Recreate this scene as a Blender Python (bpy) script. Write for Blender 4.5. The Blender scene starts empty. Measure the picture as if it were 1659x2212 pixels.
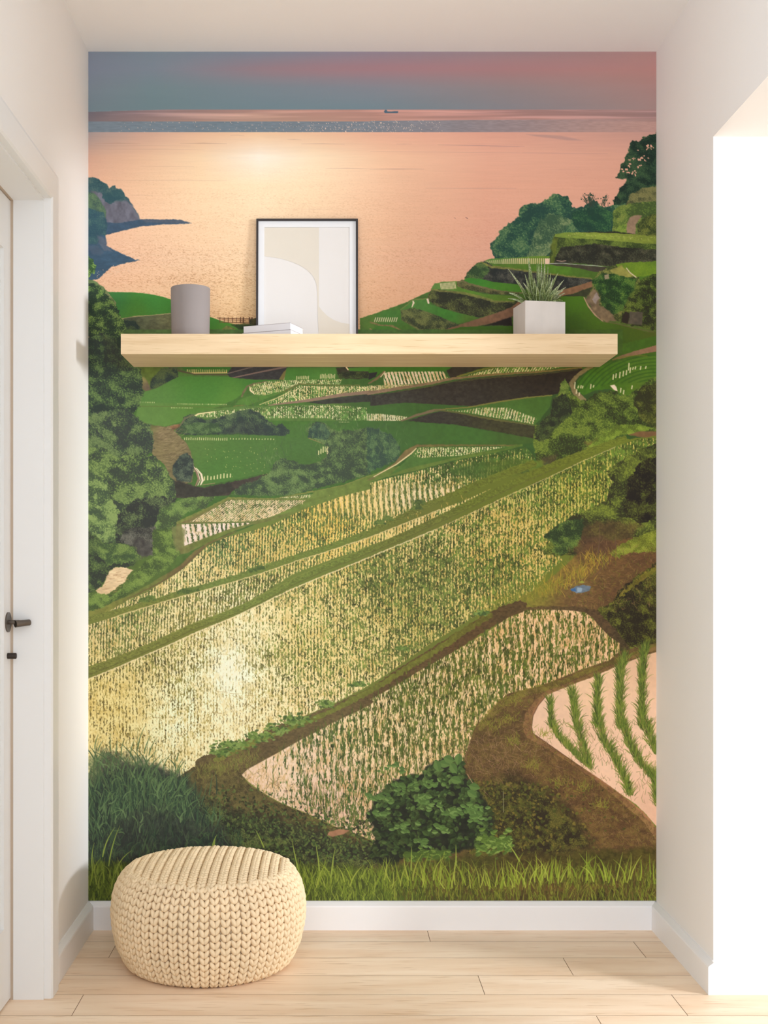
import bpy, bmesh, math, random
import numpy as np
from mathutils import Vector, Matrix

# ------------------------------------------------------------------ scene, camera, light
scene = bpy.context.scene
C = scene.collection
U = 0.00142                      # one working unit in metres; the camera is 2600 units from the mural wall
FD, CH = 2600.0, 790.5           # camera distance and eye height in units

def W(x, d, z):                  # working units (x from the camera axis, d in front of it, z over the floor) -> metres
    return Vector((x*U, (d-FD)*U, z*U))

cam_d = bpy.data.cameras.new('camera')
cam = bpy.data.objects.new('camera', cam_d); C.objects.link(cam)
cam.location = W(0, 0, CH); cam.rotation_euler = (math.pi/2, 0, 0)
cam_d.sensor_fit = 'HORIZONTAL'; cam_d.sensor_width = 36.0
cam_d.lens = 2600/1659*36.0
cam_d.shift_x = (829.5-712)/1659; cam_d.shift_y = (1215-1106)/1659
cam_d.clip_start = 0.05; cam_d.clip_end = 60
scene.camera = cam
scene.cycles.max_bounces = 14; scene.cycles.diffuse_bounces = 9

world = bpy.data.worlds.new('world'); scene.world = world; world.use_nodes = True
bg = world.node_tree.nodes['Background']
bg.inputs[0].default_value = (0.93, 1.0, 1.11, 1); bg.inputs[1].default_value = 1.8

scene.view_settings.view_transform = 'Standard'; scene.view_settings.look = 'None'
scene.view_settings.exposure = 0.39; scene.view_settings.gamma = 1.0
scene.view_settings.use_curve_mapping = False

def area(name, loc, target, sx, sy, power, col):
    l = bpy.data.lights.new(name, 'AREA'); l.shape = 'RECTANGLE'; l.size = sx; l.size_y = sy
    l.energy = power; l.color = col; l.spread = math.radians(72)
    o = bpy.data.objects.new(name, l); C.objects.link(o); o.location = loc
    o.rotation_euler = (Vector(target)-Vector(loc)).to_track_quat('-Z', 'Z').to_euler()
    return o
# low warm daylight from the window of the side room, through the opening on the right
KEY_D = 3600.0
kx, kd = 700+.886*KEY_D, 2213-.463*KEY_D
area('window_daylight', W(kx, kd, 1330), W(kx-886, kd+463, 1180), 0.42, 1.6, 50.0, (0.93, 0.97, 1.03))

# ---------------------------------------------------------------- the printed wallpaper picture
# A small procedural painter: shapes, noise and brush strokes on a colour grid, later carried
# by the wallpaper mesh as its colour attribute.  Coordinates run over the sheet.

class Painter:
    X0, Y0, X1, Y1 = 189.5, 111.5, 1418.0, 1945.5
    def __init__(s, step=1.0):
        s.st = step
        s.W = int(round((s.X1-s.X0)/step))+1; s.H = int(round((s.Y1-s.Y0)/step))+1
        s.xs = np.linspace(s.X0, s.X1, s.W).astype(np.float32)
        s.ys = np.linspace(s.Y0, s.Y1, s.H).astype(np.float32)
        s.img = np.zeros((s.H, s.W, 3), np.float32)
        r = np.random.RandomState(7)
        s.tab = r.rand(16, 256, 256).astype(np.float32)
        s.rs = np.random.RandomState(11)
    def box(s, x0, y0, x1, y1):
        i0 = max(0, int((x0-s.X0)/s.st)-1); i1 = min(s.W, int((x1-s.X0)/s.st)+3)
        j0 = max(0, int((y0-s.Y0)/s.st)-1); j1 = min(s.H, int((y1-s.Y0)/s.st)+3)
        if i0 >= i1 or j0 >= j1: return None
        return slice(j0, j1), slice(i0, i1)
    def grid(s, b):
        return np.meshgrid(s.xs[b[1]], s.ys[b[0]])
    def n1(s, x, y, sx, sy, k=0):
        u = x/sx+1000.3; v = y/sy+1000.7
        i = np.floor(u).astype(np.int32); j = np.floor(v).astype(np.int32)
        fu = u-i; fv = v-j
        fu = fu*fu*(3-2*fu); fv = fv*fv*(3-2*fv)
        t = s.tab[k % 16]
        a = t[j & 255, i & 255]; b_ = t[j & 255, (i+1) & 255]
        c = t[(j+1) & 255, i & 255]; d = t[(j+1) & 255, (i+1) & 255]
        return (a*(1-fu)+b_*fu)*(1-fv)+(c*(1-fu)+d*fu)*fv
    def fbm(s, x, y, sx, sy, k=0, o=3):
        t = 0; w = 1.; tw = 0
        for q in range(o):
            t = t+w*s.n1(x, y, sx/2**q, sy/2**q, k+q); tw += w; w *= .6
        return t/tw
    def sdf(s, pts, x, y):
        # signed distance, positive inside
        p = np.array(pts, np.float32); q = np.roll(p, -1, 0)
        d = np.full(x.shape, 1e9, np.float32); ins = np.zeros(x.shape, bool)
        for (ax, ay), (bx, by) in zip(p, q):
            ex, ey = bx-ax, by-ay
            L = ex*ex+ey*ey
            if L < 1e-6: continue
            t = np.clip(((x-ax)*ex+(y-ay)*ey)/L, 0, 1)
            dx = x-ax-t*ex; dy = y-ay-t*ey
            np.minimum(d, dx*dx+dy*dy, out=d)
            if abs(ey) > 1e-6:
                ins ^= ((y >= ay) != (y >= by)) & (x < ax+(y-ay)*ex/ey)
        d = np.sqrt(d)
        return np.where(ins, d, -d)
    def mask(s, pts, rough=0, rs=6., soft=.7, k=3):
        p = np.array(pts); m = rough+soft+2
        b = s.box(p[:, 0].min()-m, p[:, 1].min()-m, p[:, 0].max()+m, p[:, 1].max()+m)
        if b is None: return None
        x, y = s.grid(b)
        X, Y = x, y
        if rough:
            X = x+(s.fbm(x, y, rs, rs, k, 3)-.5)*2.4*rough
            Y = y+(s.fbm(x, y, rs, rs, k+5, 3)-.5)*2.4*rough
        d = s.sdf(pts, X, Y)
        return b, x, y, np.clip(d/soft*.5+.5, 0, 1), d
    def col(s, c, x, y):
        if callable(c): return c(x, y)
        return np.broadcast_to(np.array(c, np.float32), x.shape+(3,))
    def put(s, b, m, c):
        v = s.img[b]
        v += (c-v)*m[..., None]
    def fill(s, pts, c, rough=0, rs=6., soft=.7, var=0, vs=(8, 8), alpha=1, k=3):
        r = s.mask(pts, rough, rs, soft, k)
        if r is None: return
        b, x, y, m, d = r
        C = s.col(c, x, y)
        if var: C = C*(1+var*2*(s.fbm(x, y, vs[0], vs[1], k+2, 3)-.5))[..., None]
        s.put(b, m*alpha, C)
    def line(s, pts, w, c, soft=.8, alpha=1, var=0, rough=0, k=5, vs=(5, 5)):
        # polyline of given width (number or one width per point)
        n = len(pts); ws = [w]*n if np.isscalar(w) else w
        p = np.array(pts, float); mw = max(ws)+3+rough
        b = s.box(p[:, 0].min()-mw, p[:, 1].min()-mw, p[:, 0].max()+mw, p[:, 1].max()+mw)
        if b is None: return
        x, y = s.grid(b)
        best = np.full(x.shape, -1e9, np.float32)
        X, Y = x, y
        if rough:
            X = x+(s.fbm(x, y, 5, 5, k, 2)-.5)*2.4*rough; Y = y+(s.fbm(x, y, 5, 5, k+4, 2)-.5)*2.4*rough
        for i in range(n-1):
            ax, ay = p[i]; bx, by = p[i+1]; ex, ey = bx-ax, by-ay
            t = np.clip(((X-ax)*ex+(Y-ay)*ey)/(ex*ex+ey*ey+1e-9), 0, 1)
            dd = (ws[i]*(1-t)+ws[i+1]*t)/2-np.hypot(X-ax-t*ex, Y-ay-t*ey)
            np.maximum(best, dd, out=best)
        m = np.clip(best/soft+.5, 0, 1)*alpha
        C = s.col(c, x, y)
        if var: C = C*(1+var*2*(s.fbm(x, y, vs[0], vs[1], k+2, 3)-.5))[..., None]
        s.put(b, m, C)
    def leafy(s, x, y, g, k, big):
        # dabs of small leaves: nearest-cell ellipses, two layers; big = clump brightness function
        out = None
        for lay, (gg, kk) in enumerate(((g*1.25, k), (g, k+5))):
            u = x/gg+500.5+lay*.37; v = y/(gg*.8)+500.5
            i0 = np.floor(u).astype(np.int32); j0 = np.floor(v).astype(np.int32)
            best = np.full(x.shape, -1., np.float32); val = np.zeros(x.shape, np.float32)
            for di in (-1, 0, 1):
                for dj in (-1, 0, 1):
                    i = i0+di; j = j0+dj; a, b = i & 255, j & 255
                    r1 = s.tab[kk % 16][a, b]; r2 = s.tab[(kk+1) % 16][a, b]; r3 = s.tab[(kk+2) % 16][a, b]; r4 = s.tab[(kk+3) % 16][a, b]; r5 = s.tab[(kk+4) % 16][a, b]
                    cu = i+r1; cv = j+r2
                    du = (u-cu); dv = (v-cv)*.8
                    an = r3*3.14159; ca = np.cos(an); sa = np.sin(an)
                    p = (du*ca+dv*sa)/.62; q = (-du*sa+dv*ca)/.30
                    ins = (p*p+np.abs(q)*1.0 < 1)&(r5 > best)
                    br = big((cu-500.5-lay*.37)*gg, (cv-500.5)*gg*.8)*.62+r4*.38+.07*np.sign(q)
                    val = np.where(ins, br, val); best = np.where(ins, r5, best)
            if out is None: out = np.where(best >= 0, val, big(x, y)*.62+.02)
            else: out = np.where(best > .35, val, out)
        return out
    def foliage(s, pts, dark, mid, light, size=10., rough=5, k=1, bright=0., contrast=1., soft=.9, alpha=1, asp=.8):
        r = s.mask(pts, rough, max(4., size*.9), soft, k)
        if r is None: return
        b, x, y, m, d = r
        def big(X, Y):
            X = X+(s.n1(X, Y, size*2.2, size*2.2, k+4)-.5)*size*1.6
            q = s.n1(X, Y, size*4.2, size*3.4, k)*.42+s.n1(X*.8+Y*.6, Y*.8-X*.6, size*1.7, size*1.4, k+1)*.58
            q2 = s.n1(X*.8+(Y+size*.5)*.6, (Y+size*.5)*.8-X*.6, size*1.7, size*1.4, k+1)
            return np.clip(.5+(q-.5)*1.7+(s.n1(X*.8+Y*.6, Y*.8-X*.6, size*1.7, size*1.4, k+1)-q2)*.7, 0, 1)
        v = s.leafy(x, y, max(2.3, size*.42), k, big)
        v = .5+(v-.47)*1.25*contrast+bright-.03
        v = np.clip(v, 0, 1)[..., None]
        D, M, L = s.col(dark, x, y), s.col(mid, x, y), s.col(light, x, y)
        C = np.where(v < .5, D+(M-D)*np.clip((v-.18)/.32, 0, 1), M+(L-M)*np.clip((v-.5)/.4, 0, 1))
        s.put(b, m*alpha, C)
    def rice(s, pts, water, green, cover=.5, period=7., slant=0., k=2, fx=2., fy=6., rowamp=.35, soft=.9, rough=0,
             contrast=5., curve=None, lowamp=.35, gvar=.25, phase=0, glare=None, edge=None):
        r = s.mask(pts, rough, 6, soft, k)
        if r is None: return
        b, x, y, m, d = r
        u = x-slant*y+phase
        if curve: u = u+curve(x, y)
        u = u+(s.n1(x, y, 30, 40, k+4)-.5)*period*.5
        row = .5+.5*np.cos(2*math.pi*u/period)
        a = s.n1(x-slant*y, y, fx*.72, fy*.55, k+1)*.62+s.n1(x-slant*y+.3*y, y, fx*.8, fy*.3, k+9)*.38; c2 = s.n1(x, y, fx*1.7, fy*1.3, k+2); lo = s.fbm(x, y, 70, 50, k+3, 3)
        cov = cover(x, y) if callable(cover) else cover
        g = (row-.5)*rowamp*1.8+(a-.5)*1.9+(c2-.5)*.75+(lo-.5)*2*lowamp+(cov-.5)*2.
        t = np.clip(g*contrast*.5+.5, 0, 1)[..., None]
        Wc, G = s.col(water, x, y), s.col(green, x, y)
        G = G*(1+gvar*2*(s.n1(x, y, 2.4, 4, k+6)-.5)+gvar*(s.n1(x, y, 11, 9, k+7)-.5)*1.6)[..., None]
        wv = (s.n1(x, y, 1.6, 4., k+8)-.5)*.55+(s.n1(x, y, 14, 18, k+10)-.5)*.45
        wv = np.minimum(wv+.02, .14)
        Wc = np.clip(Wc*(1+np.stack([.26*wv, .36*wv, .75*wv], -1)), 0, 255)
        s.put(b, m, Wc*(1-t)+G*t)
    def blade(s, x, y, L, ang, bend, w, c, alpha=1.):
        n = 5; pts = []; a = ang; px, py = x, y
        for i in range(n+1):
            pts.append((px, py)); px += math.sin(a)*L/n; py -= math.cos(a)*L/n; a += bend/n
        s.line(pts, [w*(.75 if i == 0 else 1-.85*(i/n)**1.5) for i in range(n+1)], c, soft=1., alpha=alpha)
    def leaf(s, x, y, L, ang, w, c, alpha=1., c2=None):
        m = L/2+2; b = s.box(x-m, y-m, x+m, y+m)
        if b is None: return
        X, Y = s.grid(b); X = X-x; Y = Y-y
        ca, sa = math.cos(ang), math.sin(ang)
        u = (X*ca+Y*sa)/(L/2); v = (-X*sa+Y*ca)/(w/2)
        hw = np.clip(1-u*u, 0, 1)*(1-.25*u)
        d = (hw-np.abs(v))*w/2
        mk = np.clip(d+.5, 0, 1)*(np.abs(u) < 1)*alpha
        C = np.array(c, np.float32)
        if c2 is not None: C = np.where((v > 0)[..., None], np.array(c, np.float32), np.array(c2, np.float32))
        else: C = np.broadcast_to(C, X.shape+(3,))
        s.put(b, mk, C)

def gradf(*cps, p=2.0):
    """smooth colour field through control points (x, y, (r, g, b))"""
    P = [(a, b_, np.array(c, np.float32)) for a, b_, c in cps]
    def f(x, y):
        num = 0; den = 0
        for a, b_, c in P:
            w = 1/((x-a)**2+(y-b_)**2+150.)**(p/2*1.25)
            num = num+w[..., None]*c; den = den+w
        return num/den[..., None]
    return f

def paint_mural(step=1.0):
    s = Painter(step)
    Z = 1/2.6758
    def fr(ox, oy): return lambda *v: [(ox+a*Z, oy+b*Z) for a, b in v]
    A, B = fr(180, 100), fr(800, 100); C, D = fr(180, 460), fr(800, 460); E, F = fr(180, 780), fr(800, 780)
    G, H = fr(180, 1150), fr(800, 1150); I, J = fr(180, 1530), fr(800, 1530)
    full = s.box(0, 0, 2000, 3000); x, y = s.grid(full)
    R = s.rs
    # ---- sky and sea
    def table(xs, ys, t):
        t = np.array(t, np.float32)
        def f(x, y):
            u = np.clip(np.interp(x, xs, np.arange(len(xs))), 0, len(xs)-1.001); v = np.clip(np.interp(y, ys, np.arange(len(ys))), 0, len(ys)-1.001)
            i = u.astype(int); j = v.astype(int); a = (u-i)[..., None]; b_ = (v-j)[..., None]
            return (t[j, i]*(1-a)+t[j, i+1]*a)*(1-b_)+(t[j+1, i]*(1-a)+t[j+1, i+1]*a)*b_
        return f
    sky = table([190, 330, 560, 800, 1100, 1417], [112, 150, 190, 236],
        [[(128,134,146),(124,136,146),(128,132,144),(140,126,136),(146,122,124),(158,120,114)],
         [(130,136,150),(126,136,148),(146,128,136),(154,122,128),(160,118,116),(164,118,110)],
         [(128,138,148),(118,138,144),(122,134,142),(128,130,138),(140,124,124),(158,122,116)],
         [(122,138,146),(114,136,142),(114,134,142),(112,130,138),(128,124,128),(152,124,118)]])
    sea = table([190, 300, 430, 560, 680, 830, 1050, 1417], [240, 290, 340, 400, 500, 620, 700],
        [[(150,140,145),(178,150,148),(200,160,148),(220,170,150),(226,170,148),(220,162,142),(200,148,134),(176,138,128)],
         [(178,158,152),(214,172,152),(238,192,158),(248,206,166),(242,196,160),(232,176,148),(218,158,136),(186,140,126)],
         [(216,170,146),(236,190,156),(250,214,174),(255,240,220),(254,226,190),(244,196,160),(226,168,142),(206,150,128)],
         [(232,178,146),(242,196,158),(250,212,170),(253,224,184),(251,216,176),(243,194,158),(226,166,138),(212,152,128)],
         [(238,184,150),(244,196,158),(249,206,164),(252,214,172),(248,204,162),(240,188,150),(226,164,136),(214,154,128)],
         [(240,188,154),(244,194,156),(248,202,160),(250,210,164),(246,198,156),(236,182,146),(226,166,138),(214,154,128)],
         [(240,190,156),(244,194,156),(246,198,154),(244,198,148),(240,190,146),(232,176,142),(226,166,138),(214,154,128)]])
    img = s.img
    hor = 237+np.clip((360-x)/170, 0, 1)*5
    streak = np.clip((s.fbm(x, y, 260, 7, 4, 3)-.42)*3, 0, 1)[..., None]
    skyc = sky(x, y)*(1+.02*(s.fbm(x, y, 160, 14, 5, 3)-.5))[..., None]
    pk = np.clip((x-380)/300, 0, 1)*np.exp(-((y-(152-.012*(x-400)))/16)**2)*(.5+.6*s.fbm(x, y, 240, 10, 8, 2))*(.4+.6*np.exp(-((x-800)/380)**2))
    skyc = skyc+(np.array((160,118,122))-skyc)*(.55*pk)[..., None]
    seac = sea(x, y)
    band1 = (y > hor)&(y < 263)
    seac = np.where(band1[..., None], seac*(.80+.22*streak)+np.array((0,0,4)), seac)
    # dark blue band with glitter
    bl = np.clip((y-262+.012*(x-600)*(x > 800)*.6)/1.5, 0, 1)*np.clip((286.5-y)/1.5, 0, 1)
    bcol = table([190, 500, 800, 1100, 1417], [262, 286], [[(126,138,148),(118,132,142),(124,130,138),(146,128,128),(168,132,122)]]*2)(x, y)
    bcol = bcol*(1+.10*(s.n1(x, y, 9, 1.6, 3)-.5))[..., None]
    wgt = bl*np.clip(1.05-(x-1100)/700, .35, 1)
    seac = seac+(bcol-seac)*wgt[..., None]
    gl = (s.n1(x, y, 1.7, 1.5, 9) > .93-.10*np.exp(-((x-780)/130)**2))&(x > 250)&(x < 960)
    seac = np.where((gl&(bl > .5))[..., None], (226,196,176), seac)
    # wavelets: dark specks growing downward
    wv = s.n1(x, y, 3.2, 1.1, 6)*.6+s.n1(x, y, 1.5, .9, 7)*.4
    dens = np.clip((y-330)/330, 0, 1)*np.clip(1.25-np.abs(x-500)/520, .30, 1)
    lowf = s.fbm(x, y, 180, 26, 8, 3)
    sp = np.clip((wv-.60+(lowf-.5)*.25)*4, 0, 1)*dens
    seac = seac-(np.array((70,80,78)))*(sp*.62)[..., None]
    hi = np.clip((wv-.5)*-3, 0, 1)*dens
    seac = seac+(np.array((10,18,22)))*(hi*.8)[..., None]
    seac = seac*(1+.018*(s.fbm(x, y, 60, 3, 9, 3)-.5)*2)[..., None]
    skym = np.clip((hor-y)+.5, 0, 1)[..., None]
    img[:] = skyc*skym+seac*(1-skym)
    # long wave lines
    for zx0, zx1, zy, a, w in ((560,830,562,.5,2),(70,330,562,.35,2.4),(120,700,597,.3,1.2),(40,620,575,.25,1.),(330,640,695,.3,1),(130,830,776,.3,1.1),
                            (1260,1510,565,.45,1.6),(1400,1659,707,.4,1.8),(270,400,862,.3,1),(1180,1260,540,.3,1.2),(1200,1480,945,.18,1.4),(850,930,515,.3,1.2)):
        p_ = A((zx0, zy), ((zx0+zx1)/2, zy-1), (zx1, zy+2)); s.line(p_, [.4, w, .4], (178,136,118), alpha=a, soft=1.2)
    for zx0, zx1, zy, dy, a, w in ((390,890,570,10,.55,2.2),(0,1370,608,14,.3,1.),(150,240,566,0,.4,1.2),(0,310,710,0,.45,1.8),(320,840,820,3,.35,1.5),(690,860,582,0,.3,1.),(880,1370,615,8,.3,1.2),(1000,1180,714,0,.15,1.4),(560,880,562,8,.2,1)):
        s.line(B((zx0, zy), ((zx0+zx1)/2, zy+dy*.5), (zx1, zy+dy)), [.4, w, .4], (168,128,122), alpha=a, soft=1.2)
    s.fill(B((900,510),(1000,512),(1100,518),(1180,534),(1230,546),(1140,544),(1050,532),(960,522)), (176,136,126), soft=1.5, alpha=.75)
    for yy_, a in ((372,.3),(384,.5),(396,.25),(404,.5),(414,.4),(422,.6)):
        s.line(B((0, yy_),(600, yy_+3),(1640, yy_+6)), 1., (160,132,130), alpha=a*.6, soft=1.5)
        s.line(A((150, yy_+2),(900, yy_+1),(1659, yy_)), 1., (150,130,132), alpha=a*.6, soft=1.5)
    # ship and two birds
    s.fill(B((78,378),(82,372),(88,367),(96,371),(98,377),(120,378),(140,376),(160,376),(161,384),(156,387),(84,387)), (74,96,112), soft=.6)
    s.line(B((92,368),(92,374)), .8, (74,96,112)); s.line(B((485,992),(492,995)), .9, (150,105,95)); s.line(B((551,990),(562,996)), 1.2, (110,80,75))
    # ---- left headland
    s.foliage(A((20,758),(60,758),(90,768),(110,782),(140,800),(150,825),(165,808),(185,806),(190,822),(215,824),(235,842),(243,870),(262,880),(275,905),(305,950),(320,985),(330,1005),(20,1130)),
              (44,76,84),(58,90,92),(84,106,100), size=9, rough=1.5, k=1, contrast=.8)
    s.fill(A((40,838),(110,845),(130,870),(160,905),(200,895),(250,890),(290,930),(320,985),(330,1012),(290,1022),(200,1025),(130,1030),(90,985),(60,930),(30,880)), (106,104,114), rough=2.5, rs=9, soft=2.5, var=.22, vs=(9,14))
    s.foliage(A((20,840),(60,850),(90,880),(120,925),(135,965),(125,1000),(80,990),(20,985)), (64,88,80),(84,108,84),(104,128,90), size=8, rough=2, k=4, contrast=.8)
    s.foliage(A((110,850),(200,830),(238,850),(235,880),(190,890),(165,915),(140,905),(112,880)), (44,78,86),(52,86,90),(70,98,96), size=6, rough=2, k=6, contrast=.7)
    s.fill(A((325,1003),(380,1000),(450,1003),(520,1000),(570,1008),(625,1024),(580,1028),(470,1030),(400,1036),(330,1042),(250,1062),(130,1090),(20,1110),(20,1010),(200,1024)), (62,84,104), rough=1.2, soft=1, var=.12)
    s.fill(A((330,1003),(450,1003),(560,1006),(610,1020),(480,1022),(360,1018)), (84,92,104), rough=1, soft=1.5, var=.1)
    s.foliage(C((20,-30),(120,0),(140,60),(130,140),(100,170),(90,270),(20,270)), (48,80,92),(58,92,96),(82,108,104), size=9, rough=2, k=8, contrast=.75)
    s.fill(C((95,125),(130,135),(133,190),(200,225),(300,270),(330,274),(250,290),(160,315),(125,345),(90,380),(20,400),(20,180),(80,180)), (60,86,106), rough=1.5, soft=1, var=.13, vs=(12, 5))
    s.fill(C((80,130),(130,150),(135,185),(170,225),(120,215),(90,180)), (98,102,114), rough=2, soft=2, alpha=.7, var=.15)
    s.fill(C((25,190),(80,185),(120,225),(100,245),(50,240)), (88,96,110), rough=2, soft=2, alpha=.5)
    for q in range(90):   # glints at the shore
        px = 235+R.rand()*60; py = 588-(px-235)*.25+R.randn()*4
        s.leaf(px-R.rand()*30, py+8, 2.4, 0, 1., (236,196,164))
    # ---- left shore fields above the shelf
    s.fill(C((20,380),(70,395),(120,430),(150,470),(200,500),(240,560),(220,620),(110,640),(20,640)), gradf((200,612,(110,134,84)),(245,650,(128,132,88)),(200,660,(60,84,50))), rough=1.5, var=.25, soft=1)
    s.fill(C((140,457),(300,460),(370,467),(440,480),(505,500),(560,520),(560,600),(505,580),(400,590),(300,596),(220,612),(185,570),(190,520),(160,480)),
           gradf((250,640,(56,124,60)),(330,645,(62,136,52)),(300,675,(74,136,44)),(365,670,(60,128,44))), rough=.6, var=.05, vs=(3,3))
    s.fill(C((215,618),(260,603),(400,592),(505,582),(560,590),(560,710),(215,710)), gradf((300,700,(92,100,72)),(360,690,(112,114,78)),(340,715,(84,88,62)),(270,710,(60,76,58))), rough=1, var=.22, vs=(7,4))
    s.line(C((190,560),(210,612),(300,600),(420,590),(505,580)), 1.6, (150,148,104), alpha=.8)
    s.foliage(C((215,620),(300,625),(330,660),(310,710),(215,710)), (40,58,52),(58,80,56),(90,108,64), size=7, rough=2, k=2)
    s.fill(C((700,590),(735,602),(800,625),(860,640),(900,650),(900,710),(700,710)), gradf((455,695,(62,132,46)),(480,715,(74,134,40))), var=.06)
    s.fill(C((790,712),(800,672),(830,650),(870,665),(910,700),(915,712)), (112,118,58), rough=1.2, var=.3, vs=(5,4))
    s.fill(C((850,645),(880,660),(930,700),(960,712),(1010,712),(1010,640),(930,640)), (44,72,30), rough=1.5, var=.3)
    s.fill(C((760,600),(1005,612),(1005,645),(930,650),(850,640)), (196,150,104), alpha=.35)
    for a_, b_, w_ in (((775,608),(1000,614),1.5),((800,618),(940,622),1.),((800,632),(985,636),1.6)):
        s.line(C(a_, b_), w_, (120,76,48))
    for zx in (790,815,838,862,885,908,925,960,975): s.line(C((zx,606),(zx,634)), 1.5 if zx < 900 else 2.6, (104,66,44))
    s.foliage(C((960,618),(1005,606),(1005,650),(960,645)), (50,56,30),(70,70,36),(90,86,44), size=4, rough=1, k=5)
    s.fill([(188,790),(1420,790),(1420,1345),(188,1345)], gradf((330,850,(78,122,54)),(600,850,(72,120,50)),(900,850,(60,104,44)),(1200,900,(52,84,36)),(500,1000,(66,110,50)),(1100,1000,(56,96,40)),(250,1280,(86,112,54))), var=.1)
    # ---- right headland
    dk, md, lt = (30,62,52),(46,84,58),(96,122,76)
    s.foliage(B((1420,760),(1440,735),(1445,690),(1475,665),(1470,640),(1490,610),(1488,590),(1510,550),(1545,552),(1580,525),(1610,512),(1659,498),(1659,900),(1400,925),(1405,890),(1430,860),(1440,820),(1465,800),(1480,770)), (18,38,28),(34,58,38),(58,84,50), size=8, rough=3.5, k=1, contrast=.9)
    for zx, zy, r_ in ((1612,572,13),(1600,590,8),(1550,655,12),(1575,645,9),(1520,650,7),(1590,660,7),(1500,690,10),(1545,700,8),(1470,715,12),(1520,735,10),(1495,660,6),(1630,590,6),(1545,600,5),(1605,650,5),(1560,690,7),(1490,730,9),(1535,745,9)):
        for q in range(4):
            p_ = B((zx+R.randn()*r_*.7, zy+R.randn()*r_*.5))[0]; s.leaf(p_[0], p_[1], r_*.45, R.rand()*3, r_*.28, (214,156,130))
    s.foliage(B((690,1140),(720,1124),(735,1085),(750,1060),(795,1030),(860,985),(862,950),(890,915),(960,910),(1000,900),(1040,862),(1090,852),(1140,870),(1162,920),(1190,935),(1230,930),(1240,910),(1290,890),(1330,915),(1345,935),(1400,922),(1659,890),(1659,1150),(1200,1300),(700,1290),(720,1240),(700,1180)), dk, md, lt, size=11, rough=4, k=2, bright=-.03)
    s.foliage(B((930,1124),(950,1060),(1000,990),(1050,960),(1110,990),(1180,1000),(1130,1050),(1090,1124),(1060,1150),(960,1280),(880,1280)), (52,80,56),(84,108,70),(126,138,92), size=10, rough=5, k=5, bright=.0)
    s.foliage(B((1160,960),(1300,930),(1400,960),(1390,1070),(1280,1080),(1170,1040)), (26,58,44),(38,78,48),(70,108,58), size=9, rough=4, k=7, bright=-.08)
    for bx, by, n_ in ((1275,905,26),(1345,905,14),(1260,890,10)):  # twiggy bush
        for q in range(n_):
            p_ = B((bx+R.randn()*12, by+R.rand()*30))[0]; s.blade(p_[0], p_[1], 9+R.rand()*14, R.randn()*.5, R.randn()*.5, 1., (44,58,44))
            s.leaf(p_[0]+R.randn()*6, p_[1]-8-R.rand()*12, 4, R.rand()*3, 2.4, (40,62,46))
    s.foliage(B((1500,860),(1570,820),(1659,812),(1659,920),(1560,900),(1470,920)), (70,72,44),(100,98,58),(124,118,70), size=7, rough=3, k=3)
    s.foliage(B((1400,1070),(1400,960),(1450,920),(1540,905),(1659,895),(1659,1130),(1400,1130)), (62,80,36),(94,114,46),(126,136,60), size=9, rough=3, k=9)
    s.fill(B((1480,1092),(1480,1030),(1500,990),(1530,976),(1570,978),(1555,1000),(1535,1030),(1530,1092)), (146,118,92), rough=1, soft=1.2, var=.12)
    s.foliage(B((1545,1092),(1540,1040),(1570,1000),(1620,975),(1659,970),(1659,1110),(1560,1110)), (48,58,26),(84,92,36),(118,120,50), size=7, rough=2, k=11)
    s.foliage(B((1400,1075),(1440,1040),(1480,1025),(1482,1092),(1400,1092)), (70,92,36),(104,128,44),(134,150,60), size=6, rough=2, k=12)
    s.fill(D((-60,612),(200,520),(350,450),(550,390),(680,290),(1030,260),(1659,250),(1659,720),(-60,712)), gradf((800,700,(70,116,44)),(1000,660,(66,100,40)),(1200,630,(72,104,34)),(1400,600,(80,98,34))), rough=1, var=.15)
    # big terrace with stone wall
    s.foliage(D((1035,300),(1045,230),(1040,200),(1062,150),(1062,125),(1200,112),(1420,108),(1659,140),(1659,300),(1450,320),(1330,305),(1180,290)), (34,34,24),(58,58,38),(92,84,64), size=8, rough=1.5, k=4, bright=-.05, contrast=.8)
    s.foliage(D((1062,150),(1062,130),(1250,135),(1450,155),(1659,175),(1659,215),(1500,205),(1300,180),(1100,200),(1060,280),(1035,270),(1045,210)), (48,62,24),(78,92,34),(108,124,46), size=7, rough=3, k=5, bright=.0)
    s.fill(D((1062,140),(1066,122),(1130,112),(1300,114),(1500,122),(1659,136),(1659,182),(1560,176),(1400,162),(1250,150),(1120,144)), gradf((1210,508,(118,136,50)),(1300,508,(132,146,54)),(1400,518,(122,132,48))), rough=1, var=.16, vs=(6,2.5))
    for q in range(60):
        p_ = D((1130+R.rand()*520, 0))[0]; p_ = (p_[0], 502+(p_[0]-1220)*.055+R.rand()*7); s.leaf(p_[0], p_[1], 2.6, 1.5, 1.2, (176,172,96), alpha=.8)
    s.fill(D((1035,300),(1050,235),(1040,190),(1060,140),(1085,150),(1075,210),(1060,290)), (96,106,32), rough=2.5, soft=1.5, alpha=.85, var=.3)
    # strip with white ticks
    s.fill(D((655,278),(700,264),(850,258),(950,250),(1035,250),(1033,296),(900,296),(760,294),(690,292)), gradf((1060,562,(86,126,50)),(1180,556,(102,132,40))), rough=.5, var=.12)
    for i in range(33):
        zx = 662+i*11.6; h_ = 14+14*min(1, i/14)
        p_ = D((zx, 293-(i < 5)*(5-i)*1.5), (zx+1.5, 293-h_)); s.line(p_, 1.9 if i > 8 else 1.3, (238,200,160), alpha=.92, soft=1.)
    s.fill(D((1008,264),(1032,264),(1032,296),(1006,296)), (238,198,166))
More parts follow.
